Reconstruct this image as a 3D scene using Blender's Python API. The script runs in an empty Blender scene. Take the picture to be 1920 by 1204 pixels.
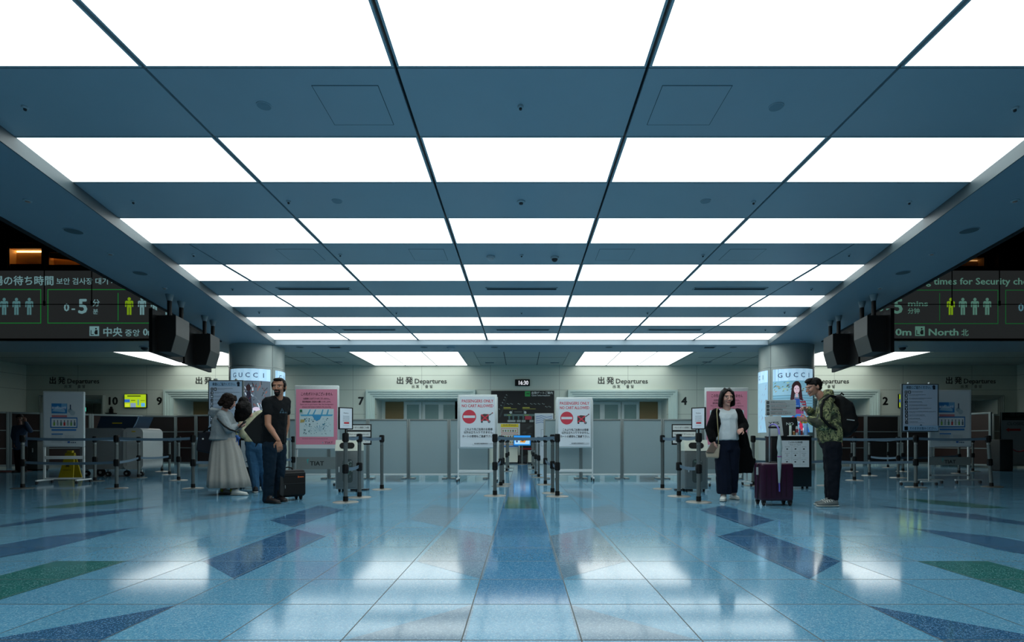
import bpy, bmesh, math, random
from mathutils import Vector, Matrix, Euler
random.seed(7)
C = bpy.context.collection
PI = math.pi

# ------------------------------------------------------------------ camera, world, exposure
F = 1012.0                       # focal length in pixels of the 1920 px wide frame
EYE = 0.84
cam_d = bpy.data.cameras.new('camera')
cam = bpy.data.objects.new('camera', cam_d)
C.objects.link(cam)
cam.location = (0, 0, EYE)
cam.rotation_euler = (PI / 2, 0, 0)
cam_d.sensor_width = 36
cam_d.lens = 36 * F / 1920
cam_d.shift_x = -18 / 1920
cam_d.shift_y = (830 - 602) / 1920
cam_d.clip_end = 200
bpy.context.scene.camera = cam
vs = bpy.context.scene.view_settings
vs.view_transform = 'Standard'
vs.look = 'None'
vs.exposure = 0.0
vs.gamma = 1.0
vs.use_curve_mapping = False
world = bpy.data.worlds.new('world')
bpy.context.scene.world = world
world.use_nodes = True
world.node_tree.nodes['Background'].inputs[0].default_value = (0.25, 0.42, 0.5, 1)
world.node_tree.nodes['Background'].inputs[1].default_value = 0.012
PANEL_LIGHT = 2.8              # radiance of the luminous ceiling
BACK_LIGHT = 2.4

# ------------------------------------------------------------------ colour and material helpers
def lin(h):
    h = h.lstrip('#')
    v = [int(h[i:i + 2], 16) / 255 for i in (0, 2, 4)]
    return tuple(x / 12.92 if x <= .04045 else ((x + .055) / 1.055) ** 2.4 for x in v) + (1,)

def col(c):
    return lin(c) if isinstance(c, str) else (tuple(c) + (1,))[:4]

MATS = {}
def mat(name, c, rough=.5, metal=0, var=.06, scale=30, emit=0, alpha=None, bump=0, spec=None):
    if name in MATS:
        return MATS[name]
    m = bpy.data.materials.new(name)
    m.use_nodes = True
    nt = m.node_tree
    b = nt.nodes['Principled BSDF']
    c = col(c)
    b.inputs['Roughness'].default_value = rough
    b.inputs['Metallic'].default_value = metal
    if spec is not None:
        b.inputs['Specular IOR Level'].default_value = spec
    if var:
        n = nt.nodes.new('ShaderNodeTexNoise'); n.inputs['Scale'].default_value = scale
        tc = nt.nodes.new('ShaderNodeTexCoord')
        nt.links.new(tc.outputs['Object'], n.inputs['Vector'])
        r = nt.nodes.new('ShaderNodeMapRange')
        r.inputs['To Min'].default_value = 1 - var; r.inputs['To Max'].default_value = 1 + var
        nt.links.new(n.outputs['Fac'], r.inputs['Value'])
        mx = nt.nodes.new('ShaderNodeVectorMath'); mx.operation = 'SCALE'
        mx.inputs[0].default_value = c[:3]
        nt.links.new(r.outputs['Result'], mx.inputs['Scale'])
        nt.links.new(mx.outputs[0], b.inputs['Base Color'])
        if bump:
            bp = nt.nodes.new('ShaderNodeBump'); bp.inputs['Strength'].default_value = bump
            nt.links.new(n.outputs['Fac'], bp.inputs['Height']); nt.links.new(bp.outputs[0], b.inputs['Normal'])
    else:
        b.inputs['Base Color'].default_value = c
    if emit:
        b.inputs['Emission Color'].default_value = c
        b.inputs['Emission Strength'].default_value = emit
    if alpha is not None:
        b.inputs['Alpha'].default_value = alpha
    MATS[name] = m
    return m

def print_mat(name, emit=0, rough=.35, base=1.0):
    """surface whose colours are printed on it (colour attribute)"""
    if name in MATS:
        return MATS[name]
    m = bpy.data.materials.new(name); m.use_nodes = True
    nt = m.node_tree; b = nt.nodes['Principled BSDF']
    a = nt.nodes.new('ShaderNodeAttribute'); a.attribute_name = 'col'
    b.inputs['Roughness'].default_value = rough
    if base == 1.0:
        nt.links.new(a.outputs['Color'], b.inputs['Base Color'])
    else:
        b.inputs['Base Color'].default_value = (.02, .02, .02, 1)
    if emit:
        nt.links.new(a.outputs['Color'], b.inputs['Emission Color'])
        b.inputs['Emission Strength'].default_value = emit
    MATS[name] = m
    return m

# ------------------------------------------------------------------ mesh helpers
class MB:
    def __init__(s):
        s.b = bmesh.new()
    def _x(s, vs_, M):
        if M is not None:
            bmesh.ops.transform(s.b, matrix=M, verts=vs_)
    def box(s, x0, x1, y0, y1, z0, z1, bev=0, M=None, seg=2):
        r = bmesh.ops.create_cube(s.b, size=1)['verts']
        for v in r:
            v.co = Vector(((x0 + x1) / 2 + v.co.x * (x1 - x0), (y0 + y1) / 2 + v.co.y * (y1 - y0), (z0 + z1) / 2 + v.co.z * (z1 - z0)))
        if bev:
            es = list({e for v in r for e in v.link_edges})
            o = bmesh.ops.bevel(s.b, geom=es, offset=bev, segments=seg, affect='EDGES', profile=.6)
            r = list({v for f in o['faces'] for v in f.verts} | {v for v in r if v.is_valid})
        s._x(r, M)
        return s
    def cyl(s, p0, p1, r0, r1=None, n=20, caps=True):
        p0, p1 = Vector(p0), Vector(p1)
        r1 = r0 if r1 is None else r1
        d = p1 - p0
        r = bmesh.ops.create_cone(s.b, cap_ends=caps, segments=n, radius1=r0, radius2=max(r1, 1e-4), depth=d.length)['verts']
        q = d.to_track_quat('Z', 'Y').to_matrix().to_4x4()
        bmesh.ops.transform(s.b, matrix=Matrix.Translation((p0 + p1) / 2) @ q, verts=r)
        return s
    def lathe(s, prof, n=28, at=(0, 0, 0)):
        rings = []
        for r, z in prof:
            rings.append([s.b.verts.new((at[0] + r * math.cos(2 * PI * i / n), at[1] + r * math.sin(2 * PI * i / n), at[2] + z)) for i in range(n)])
        for a, b_ in zip(rings, rings[1:]):
            for i in range(n):
                s.b.faces.new((a[i], a[(i + 1) % n], b_[(i + 1) % n], b_[i]))
        s.b.faces.new(list(reversed(rings[0]))); s.b.faces.new(rings[-1])
        return s
    def prism(s, pts, axis, a, b_, M=None):
        """closed outline pts in the plane across axis, extruded from a to b_"""
        def mk(p, t):
            return {'x': (t, p[0], p[1]), 'y': (p[0], t, p[1]), 'z': (p[0], p[1], t)}[axis]
        A = [s.b.verts.new(mk(p, a)) for p in pts]; B = [s.b.verts.new(mk(p, b_)) for p in pts]
        n = len(pts)
        s.b.faces.new(A); s.b.faces.new(list(reversed(B)))
        for i in range(n):
            s.b.faces.new((A[i], B[i], B[(i + 1) % n], A[(i + 1) % n]))
        s._x(A + B, M)
        return s
    def tube(s, pts, r, n=8):
        pts = [Vector(p) for p in pts]; rings = []
        for i, p in enumerate(pts):
            d = (pts[min(i + 1, len(pts) - 1)] - pts[max(i - 1, 0)]).normalized()
            u = d.orthogonal().normalized() if i == 0 else (u - d * u.dot(d)).normalized()
            w = d.cross(u)
            rr = r[i] if isinstance(r, (list, tuple)) else r
            rings.append([s.b.verts.new(p + (u * math.cos(2 * PI * k / n) + w * math.sin(2 * PI * k / n)) * rr) for k in range(n)])
        for a, b_ in zip(rings, rings[1:]):
            for k in range(n):
                s.b.faces.new((a[k], a[(k + 1) % n], b_[(k + 1) % n], b_[k]))
        s.b.faces.new(list(reversed(rings[0]))); s.b.faces.new(rings[-1])
        return s
    def ell(s, c, r, M=None, sub=3):
        v = bmesh.ops.create_icosphere(s.b, subdivisions=sub, radius=1)['verts']
        r = (r, r, r) if isinstance(r, (int, float)) else r
        for q in v:
            q.co = Vector((q.co.x * r[0], q.co.y * r[1], q.co.z * r[2]))
        bmesh.ops.transform(s.b, matrix=Matrix.Translation(c) @ (M or Matrix()), verts=v)
        return s
    def strip(s, rails, th=.004):
        """flat ribbon between two point lists with thickness along its normal"""
        A, B = rails
        n = len(A); V = []
        for i in range(n):
            a, b_ = Vector(A[i]), Vector(B[i])
            j = min(i, n - 2)
            t = (Vector(A[j + 1]) - Vector(A[j]))
            nn = t.cross(b_ - a).normalized() * th / 2
            V.append([s.b.verts.new(a + nn), s.b.verts.new(b_ + nn), s.b.verts.new(b_ - nn), s.b.verts.new(a - nn)])
        for p, q in zip(V, V[1:]):
            for k in range(4):
                s.b.faces.new((p[k], p[(k + 1) % 4], q[(k + 1) % 4], q[k]))
        s.b.faces.new(V[0]); s.b.faces.new(list(reversed(V[-1])))
        return s
    def build(s, name, m, parent=None, smooth=35, loc=None):
        bmesh.ops.recalc_face_normals(s.b, faces=s.b.faces)
        me = bpy.data.meshes.new(name); s.b.to_mesh(me); s.b.free()
        me.materials.append(m)
        if smooth:
            for p in me.polygons: p.use_smooth = True
            me.set_sharp_from_angle(angle=math.radians(smooth))
        return link(name, me, parent, loc)

def link(name, me, parent=None, loc=None):
    o = bpy.data.objects.new(name, me); C.objects.link(o)
    if parent is not None: o.parent = parent
    if loc is not None: o.location = loc
    return o

def tag(o, label=None, cat=None, group=None, kind=None):
    if label: o['label'] = label
    if cat: o['category'] = cat
    if group: o['group'] = group
    if kind: o['kind'] = kind
    return o

def thing(name, label, cat, loc=(0, 0, 0), rz=0, group=None):
    o = bpy.data.objects.new(name, None); C.objects.link(o)
    o.empty_display_size = .1
    o.location = loc; o.rotation_euler = (0, 0, rz)
    return tag(o, label, cat, group)

def struct(name, mb, m, smooth=0):
    o = mb.build(name, m, None, smooth)
    o['kind'] = 'structure'
    return o

def copy_tree(o, parent=None):
    c = o.copy(); C.objects.link(c); c.parent = parent
    for ch in list(o.children):
        copy_tree(ch, c)
    return c

# pixel of the photograph at distance z -> world
def X(px, z): return (px - 978) * z / F
def Z(py, z): return EYE + (830 - py) * z / F
def gz(py): return F * EYE / (py - 830)          # distance of a floor point

# ------------------------------------------------------------------ lettering
_tc = {}
def glyphs(body, bold):
    key = (body, bold)
    if key not in _tc:
        c = bpy.data.curves.new('t', 'FONT'); c.body = body; c.size = 1; c.resolution_u = 2
        asc = all(ord(ch) < 256 for ch in body)
        o = bpy.data.objects.new('t', c); C.objects.link(o)
        dg = bpy.context.evaluated_depsgraph_get()
        me = bpy.data.meshes.new_from_object(o.evaluated_get(dg))
        bpy.data.objects.remove(o)
        v = [(q.co.x, q.co.y, 0) for q in me.vertices]; f = [tuple(p.vertices) for p in me.polygons]
        if bold:
            nv = len(v); v2 = list(v); f2 = list(f)
            for k, (dx, dy) in enumerate(((.020 * bold, 0), (-.020 * bold, 0), (0, .013 * bold), (0, -.013 * bold), (.014 * bold, .009 * bold), (-.014 * bold, -.009 * bold))):
                v2 += [(a + dx, b + dy, -.00005 * (k + 1)) for a, b, _ in v]; f2 += [tuple(i + nv * (k + 1) for i in p) for p in f]
            v, f = v2, f2
        w = max([q[0] for q in v], default=.1)
        bpy.data.meshes.remove(me)
        _tc[key] = (v, f, w)
    return _tc[key]

class Print:
    """flat printed artwork on a face that looks towards -Y: u across, v up"""
    def __init__(s):
        s.v = []; s.f = []; s.c = []; s.k = 0
    def poly(s, pts, c, up=True):
        if up: s.k += 1
        i = len(s.v); s.v += [(p[0], -.0004 * s.k, p[1]) for p in pts]
        s.f.append(tuple(range(i, i + len(pts)))); s.c.append(col(c))
        return s
    def rect(s, x0, z0, x1, z1, c, n=1):
        s.k += 1
        for j in range(n):
            a, b_ = x0 + (x1 - x0) * j / n, x0 + (x1 - x0) * (j + 1) / n
            s.poly([(a, z0), (b_, z0), (b_, z1), (a, z1)], c, False)
        return s
    def disc(s, x, z, r, c, n=28, rz=None):
        return s.poly([(x + r * math.cos(2 * PI * i / n), z + (rz or r) * math.sin(2 * PI * i / n)) for i in range(n)], c)
    def frame(s, x0, z0, x1, z1, t, c):
        s.rect(x0, z0, x1, z0 + t, c); s.rect(x0, z1 - t, x1, z1, c); s.rect(x0, z0, x0 + t, z1, c); s.rect(x1 - t, z0, x1, z1, c)
        return s
    def text(s, body, x, z, size, c, al='c', w=None, bold=0, gap=0):
        """z is the baseline; w forces the width"""
        if gap:
            tot = gap * (len(body) - 1)
            for i, ch in enumerate(body):
                s.text(ch, x - tot / 2 + gap * i, z, size, c, 'c', None, bold)
            return s
        v, f, wd = glyphs(body, bold)
        s.k += 1
        sx = size if w is None else w / wd
        W = wd * sx
        x0 = {'c': x - W / 2, 'l': x, 'r': x - W}[al]
        i = len(s.v); s.v += [(x0 + a * sx, -.0004 * s.k + dy, z + b_ * size) for a, b_, dy in v]
        cc = col(c)
        for p in f:
            s.f.append(tuple(q + i for q in p)); s.c.append(cc)
        return s
    def line_text(s, x0, z, x1, h, c, seed=0):
        """tiny illegible lines of writing: small dashes like words too small to read"""
        r = random.Random(seed); x = x0; s.k += 1
        while x < x1 - h:
            w = r.uniform(.7, 2.2) * h
            w = min(w, x1 - x)
            s.poly([(x, z), (x + w, z), (x + w, z + h), (x, z + h)], c, False)
            x += w + h * .5
        return s
    def build(s, name, m, parent=None, loc=None, wrap=None):
        V = s.v
        if wrap:   # wrap = (radius, angle of u=0): onto a cylinder
            R, a0 = wrap
            V = [((R - y) * math.sin(a0 + x / R), -(R - y) * math.cos(a0 + x / R), z) for x, y, z in V]
        me = bpy.data.meshes.new(name); me.from_pydata(V, [], s.f)
        at = me.color_attributes.new('col', 'FLOAT_COLOR', 'CORNER')
        k = 0
        for p, c in zip(me.polygons, s.c):
            for _ in p.vertices:
                at.data[k].color = c; k += 1
        me.materials.append(m)
        return link(name, me, parent, loc)

# ------------------------------------------------------------------ palette
M_alu = mat('brushed_aluminium', '#a9b2b0', .38, .85)
M_silver = mat('silver_frame', '#c4cccb', .4, .55)
M_whitemetal = mat('white_painted_metal', '#c9d0cf', .4)
M_black = mat('black_plastic', '#08090a', .5, spec=.3)
M_rubber = mat('black_rubber', '#111112', .7)
M_post = mat('grey_anodised_post', '#6f7674', .34, .6)
M_base = mat('brushed_base_plate', '#8d8d86', .4, .8)
M_belt = mat('blue_grey_webbing', '#526a7a', .65)
M_beltdark = mat('dark_blue_webbing', '#35506a', .6)
M_print = print_mat('printed_sheet')
M_led = print_mat('led_display_writing', .55, .5, base=0)
M_screen = print_mat('screen_picture', 1.0, .3, base=0)
M_steel = mat('dark_stainless', '#767e7e', .35, .4)
M_light = mat('glowing_diffuser', (.92, 1.0, .985), .5, var=0, emit=PANEL_LIGHT)
M_light2 = mat('glowing_rear_diffuser', (.98, 1.0, .955), .5, var=0, emit=BACK_LIGHT)
M_ceil = mat('blue_grey_ceiling_panel', '#9faeb7', .35, var=.03, scale=3, bump=0)
M_soffit = mat('blue_grey_soffit', '#8b9ca7', .5, var=.03, scale=3)
M_line = mat('dark_ceiling_joint', '#06090c', .7, var=0)
M_ceil2 = mat('rear_ceiling_tile', '#a3aca8', .6, var=.03, scale=4)
M_reveal = mat('ceiling_reveal', '#a9b0aa', .6, var=.03)
M_trimmint = mat('pale_mint_door_frame', '#b6cac4', .35, var=.03)
M_fix = mat('off_white_fixture', '#a9b7bd', .5)
M_fixdark = mat('dark_fixture', '#1c2226', .5)
M_blk2 = mat('matte_black_board', '#0a0b0c', .55)
M_cream = mat('cream_plastic', '#d9dccb', .4)
M_brown = mat('dark_brown_wood_board', '#25140f', .5, var=.15, scale=8)
M_grayboard = mat('grey_partition_panel', '#94a6a8', .42, .3, var=.03, scale=2)
M_partframe = mat('grey_partition_frame', '#7c8482', .4, .5)

# ------------------------------------------------------------------ FLOOR
T = .51
Y0 = 2.294
def floor_mat(name, c, speck=.5, centre=None):
    m = bpy.data.materials.new(name); m.use_nodes = True
    nt = m.node_tree; b = nt.nodes['Principled BSDF']; N = nt.nodes.new; L = nt.links.new
    def math_(op, a, b_=None):
        n = N('ShaderNodeMath'); n.operation = op
        for i, q in enumerate((a, b_)):
            if q is None: continue
            if isinstance(q, (int, float)): n.inputs[i].default_value = q
            else: L(q, n.inputs[i])
        return n.outputs[0]
    tc = N('ShaderNodeTexCoord'); sp = N('ShaderNodeSeparateXYZ'); L(tc.outputs['Object'], sp.inputs[0])
    ux = math_('DIVIDE', math_('ADD', sp.outputs[0], T / 2 + 40 * T), T)
    uy = math_('DIVIDE', math_('SUBTRACT', sp.outputs[1], Y0 - 40 * T), T)
    fx, fy = math_('FRACT', ux), math_('FRACT', uy)
    dx = math_('SUBTRACT', .5, math_('ABSOLUTE', math_('SUBTRACT', fx, .5)))
    dy = math_('SUBTRACT', .5, math_('ABSOLUTE', math_('SUBTRACT', fy, .5)))
    jx = math_('LESS_THAN', dx, .0062); jy = math_('LESS_THAN', dy, .0085)
    joint = math_('MAXIMUM', jx, jy)
    cb = N('ShaderNodeCombineXYZ'); L(math_('FLOOR', ux), cb.inputs[0]); L(math_('FLOOR', uy), cb.inputs[1])
    wn = N('ShaderNodeTexWhiteNoise'); L(cb.outputs[0], wn.inputs['Vector'])
    vo = N('ShaderNodeTexVoronoi'); vo.inputs['Scale'].default_value = 210; L(tc.outputs['Object'], vo.inputs['Vector'])
    vo2 = N('ShaderNodeTexVoronoi'); vo2.inputs['Scale'].default_value = 120; L(tc.outputs['Object'], vo2.inputs['Vector'])
    sx = N('ShaderNodeSeparateXYZ'); L(vo.outputs['Color'], sx.inputs[0])
    sx2 = N('ShaderNodeSeparateXYZ'); L(vo2.outputs['Color'], sx2.inputs[0])
    light = math_('GREATER_THAN', sx.outputs[0], .80)
    dark = math_('GREATER_THAN', sx2.outputs[1], .82)
    base = N('ShaderNodeRGB'); base.outputs[0].default_value = col(c)
    src = base.outputs[0]
    if centre:
        cc = N('ShaderNodeMixRGB'); cc.inputs[2].default_value = col(centre); L(src, cc.inputs[1])
        a = math_('LESS_THAN', math_('ABSOLUTE', sp.outputs[0]), T / 2)
        L(math_('MULTIPLY', a, math_('GREATER_THAN', sp.outputs[1], Y0 + T)), cc.inputs[0]); src = cc.outputs[0]
    m1 = N('ShaderNodeMixRGB'); m1.blend_type = 'MIX'; L(src, m1.inputs[1]); m1.inputs[2].default_value = (.55, .72, .78, 1)
    L(math_('MULTIPLY', light, .55 * speck), m1.inputs[0])
    m2 = N('ShaderNodeMixRGB'); m2.blend_type = 'MULTIPLY'; L(m1.outputs[0], m2.inputs[1]); m2.inputs[2].default_value = (.3, .42, .55, 1)
    L(math_('MULTIPLY', dark, .7 * speck), m2.inputs[0])
    v = N('ShaderNodeVectorMath'); v.operation = 'SCALE'; L(m2.outputs[0], v.inputs[0])
    L(math_('ADD', .93, math_('MULTIPLY', wn.outputs['Value'], .14)), v.inputs['Scale'])
    m3 = N('ShaderNodeMixRGB'); L(joint, m3.inputs[0]); L(v.outputs[0], m3.inputs[1]); m3.inputs[2].default_value = (.04, .05, .05, 1)
    L(m3.outputs[0], b.inputs['Base Color'])
    ro = math_('ADD', .085, math_('MULTIPLY', wn.outputs['Value'], .03))
    L(math_('ADD', ro, math_('MULTIPLY', joint, .4)), b.inputs['Roughness'])
    b.inputs['IOR'].default_value = 1.5
    return m
FL = [floor_mat('terrazzo_light_blue', '#558eab', .5, '#31759f'), floor_mat('terrazzo_grey_blue', '#5d7b90', .5),
      floor_mat('terrazzo_navy', '#27567c', .4), floor_mat('terrazzo_green', '#1d625e', .4), floor_mat('terrazzo_teal', '#4f8f9c', .5)]
fb = bmesh.new()
def fpoly(pts, mi, z):
    f = fb.faces.new([fb.verts.new((x, y, z)) for x, y in pts]); f.material_index = mi
    if f.normal.z < 0: f.normal_flip()
    f.normal_update()
    if f.normal.z < 0: f.normal_flip()
fpoly([(-24, -9), (24, -9), (24, 30), (-24, 30)], 0, 0)
def inlay(pix, mi, mirror=True):
    p = [(X(x, gz(y)), gz(y)) for x, y in pix]
    fpoly(p, mi, .0006)
    if mirror: fpoly([(-a, b) for a, b in p], mi, .0006)
inlay([(782.4, 1053.2), (841.2, 989.8), (928.6, 1005.7), (904.9, 1086.5)], 1)
inlay([(767.5, 973.9), (810, 946.6), (869.5, 955), (836.6, 989)], 1)
inlay([(826, 936.7), (849, 921.8), (900, 918), (874, 933)], 1)
inlay([(647, 1200.5), (889.7, 1133.2), (872, 1200.5)], 1)
inlay([(380, 1052.5), (550, 991), (611, 1006), (440, 1086)], 2)
inlay([(505, 976), (600, 947.5), (645, 956.5), (550, 989)], 2)
inlay([(-10, 1198), (332, 1135), (190, 1202), (160, 1215), (-40, 1215)], 2)
inlay([(-60, 1095), (105, 1052.5), (237, 1052.5), (0, 1125), (-60, 1142)], 3)
inlay([(-60, 1032), (0, 1022), (90, 1006), (250, 990), (90, 1030), (0, 1046), (-60, 1056)], 2)
inlay([(0, 985), (125, 965), (310, 948), (240, 960), (120, 975), (0, 989)], 2)
inlay([(60, 953), (150, 942), (275, 933), (210, 945), (120, 953)], 3)
inlay([(300, 985), (370, 968), (520, 949), (400, 972)], 1)
inlay([(945, 954), (952, 932), (1004, 932), (1011, 954)], 3, False)
me = bpy.data.meshes.new('floor'); fb.to_mesh(me); fb.free()
for m in FL: me.materials.append(m)
o = link('floor', me); o['kind'] = 'structure'

# ------------------------------------------------------------------ CEILING
ZH, ZS = EYE + 3.14, EYE + 2.99           # luminous field, lower soffit
def edge(y): return 4.04 + .2129 * y
def outer(y): return 5.30 + .222 * y
ROWS = [15.5, 13.5, 11.5, 9.5, 7.53, 5.53, 3.53]
ORD = ['first', 'second', 'third', 'fourth', 'fifth', 'sixth', 'seventh']
def clipx(x0, x1, y0, y1):
    """rectangle clipped by the slanting edges"""
    s = 1 if x0 + x1 >= 0 else -1
    pts = [(x0, y0), (x1, y0), (x1, y1), (x0, y1)]
    out = []
    for i in range(4):
        p, q = pts[i], pts[(i + 1) % 4]
        ip, iq = s * p[0] <= edge(p[1]), s * q[0] <= edge(q[1])
        if ip: out.append(p)
        if ip != iq:
            t0, t1 = 0., 1.
            for _ in range(30):
                t = (t0 + t1) / 2; a = (p[0] + (q[0] - p[0]) * t, p[1] + (q[1] - p[1]) * t)
                if (s * a[0] <= edge(a[1])) == ip: t0 = t
                else: t1 = t
            out.append(a)
    cl = []
    for p in out:
        if not cl or (abs(p[0] - cl[-1][0]) + abs(p[1] - cl[-1][1])) > 1e-4: cl.append(p)
    if len(cl) > 2 and abs(p[0] - cl[0][0]) + abs(p[1] - cl[0][1]) < 1e-4: cl.pop()
    return cl
def inset(pts, d):
    cx = sum(p[0] for p in pts) / len(pts); cy = sum(p[1] for p in pts) / len(pts)
    w = max(p[0] for p in pts) - min(p[0] for p in pts); h = max(p[1] for p in pts) - min(p[1] for p in pts)
    return [(cx + (p[0] - cx) * (1 - 2 * d / w), cy + (p[1] - cy) * (1 - 2 * d / h)) for p in pts]
G = .014
for ri, y0 in enumerate(ROWS):
    y1 = y0 + 1.0 + (0 if y0 > 8 else .0)
    third = y0 > 9
    cols = [(-1.055, 1.055), (1.055, 3.16), (-3.16, -1.055)]
    if third: cols += [(3.16, 5.26), (-5.26, -3.16), (5.26, 12), (-12, -5.26)]
    else: cols += [(3.16, 12), (-12, -3.16)]
    cols.sort()
    kept = []
    for x0, x1 in cols:
        p = clipx(x0 + G * (x0 > -11), x1 - G * (x1 < 11), y0 + .012, y1 - .012)
        if len(p) >= 3: kept.append(p)
    for ci, p in enumerate(kept):
        t = thing('ceiling_light', 'glowing white ceiling panel in the %s lit row from the back, %s from the left' % (ORD[ri], ORD[ci]), 'ceiling light',
                  (0, 0, ZH), group='luminous ceiling panels')
        MB().prism(inset(p, .02), 'z', 0, .02).build('diffuser', M_light, t, 0)
        fr = MB(); q = inset(p, .02)
        for a, b_ in zip(range(len(p)), [*range(1, len(p)), 0]):
            A, B_, c_, d_ = p[a], p[b_], q[b_], q[a]
            vsx = [fr.b.verts.new((k[0], k[1], zz)) for zz in (0, .03) for k in (A, B_, c_, d_)]
            for fi in ((0, 1, 2, 3), (7, 6, 5, 4), (0, 4, 5, 1), (1, 5, 6, 2), (2, 6, 7, 3), (3, 7, 4, 0)):
                fr.b.faces.new([vsx[i] for i in fi])
        fr.build('frame', M_fix, t, 0)
# opaque strips between the rows
cb = MB()
ys = sorted(ROWS)
dark = [(ys[i] + 1.0, ys[i + 1]) for i in range(len(ys) - 1)]
dark += [(2.53, 3.53), (.53, 1.53), (-1.47, -.47), (-3.47, -2.47), (-6.5, -4.47)]
for a, b_ in dark:
    xs = [-12, -5.26, -3.16, -1.055, 1.055, 3.16, 5.26, 12] if a > 8 else [-12, -3.16, -1.055, 1.055, 3.16, 12]
    for x0, x1 in zip(xs, xs[1:]):
        p = clipx(x0 + G * (x0 > -11), x1 - G * (x1 < 11), a, b_)
        if len(p) >= 3: cb.prism(p, 'z', ZH, ZH + .03)
struct('ceiling', cb, M_ceil)
# unseen slab added above the panels to stop their light leaking upward
cb = MB()
cb.prism([(-edge(-6.5), -6.5), (edge(-6.5), -6.5), (edge(16.5), 16.5), (-edge(16.5), 16.5)], 'z', ZH + .04, ZH + .1)
struct('ceiling_leak_block', cb, M_line)
# luminous rows over and behind the viewpoint
cb = MB()
for y0 in (1.53, -.47, -2.47, -4.47):
    cb.prism(clipx(0, 12, y0, y0 + 1), 'z', ZH, ZH + .02); cb.prism(clipx(-12, -.001, y0, y0 + 1), 'z', ZH, ZH + .02)
struct('ceiling_lit_rows', cb, M_light)
# soffit: side wings with upright fascia, rear band
sb = MB()
for s in (-1, 1):
    P4 = [(s * edge(-6.5), -6.5), (s * outer(-6.5), -6.5), (s * outer(16), 16), (s * outer(17.8), 17.8), (s * edge(16.5), 17.8), (s * edge(16.5), 16.5)]
    sb.prism(P4, 'z', ZS, ZS + .42)
    sb.prism([(s * outer(15.85), 15.93), (s * 20.8, 15.93), (s * 20.8, 17.8), (s * outer(17.8), 17.8)], 'z', ZS, ZS + .42)
sb.box(-edge(16.5), edge(16.5), 16.5, 17.8, ZS, ZS + .42)
struct('ceiling_soffit', sb, M_soffit)
tb = MB()
for s in (-1, 1):
    a0, a1 = -6.5, 16.5
    tb.prism([(s * (edge(a0) - .005), a0), (s * (edge(a0) - .02), a0), (s * (edge(a1) - .02), a1), (s * (edge(a1) - .005), a1)], 'z', ZS - .004, ZH + .02)
struct('trim_1', tb, mat('soffit_edge_trim', '#46555a', .5, var=.03))
tb = MB()
for s in (-1, 1):
    a0 = -6.5
    tb.prism([(s * (outer(a0) + .04), a0), (s * (outer(a0) + .0), a0), (s * (outer(15.9)), 15.9), (s * (outer(15.9) + .04), 15.9)], 'z', ZS - .035, ZS + .5)
struct('trim_4', tb, M_line)
# rear ceiling
rb = MB()
rb.box(-20.8, 20.8, 17.8, 22.0, ZH, ZH + .1)
struct('ceiling_rear', rb, M_ceil2)
lb = MB()
for s in (-1, 1):
    for x in [s * (6.0 + 1.27 * k) for k in range(1, 4)] + [s * .62]:
        lb.box(x - .012, x + .012, 17.9, 21.85, ZH - .003, ZH)
lb.box(-20, 20, 19.9, 19.92, ZH - .003, ZH)
struct('trim_2', lb, M_line)
rv = MB()
for s in (-1, 1):
    for a, b_ in ((1.65, 2.08), (6.02, 6.45), (14.15, 14.6), (9.75, 10.2)):
        rv.box(s * a, s * b_, 17.82, 21.85, ZH - .03, ZH - .001) if s > 0 else rv.box(-b_, -a, 17.82, 21.85, ZH - .03, ZH - .001)
struct('trim_3', rv, M_reveal)
names = {0: 'first', 1: 'second', 2: 'third'}
for nm, x0 in (('beyond the left column', -14.07), ('left of the clock', -5.95), ('right of the clock', 2.15), ('beyond the right column', 10.3)):
    for k in range(3):
        t = thing('ceiling_light', 'glowing white rear ceiling panel %s, %s of three' % (nm, names[k]), 'ceiling light', (x0 + 1.26 * k + .63, 19.85, ZH), group='rear ceiling lights')
        MB().box(-.61, .61, -1.95, 1.95, -.02, -.004).build('diffuser', M_light2, t, 0)
        MB().box(-.63, -.611, -1.97, 1.97, -.022, -.002).box(.611, .63, -1.97, 1.97, -.022, -.002).box(-.63, .63, -1.97, -1.951, -.022, -.002).box(-.63, .63, 1.951, 1.97, -.022, -.002).build('frame', M_fix, t, 0)

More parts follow.
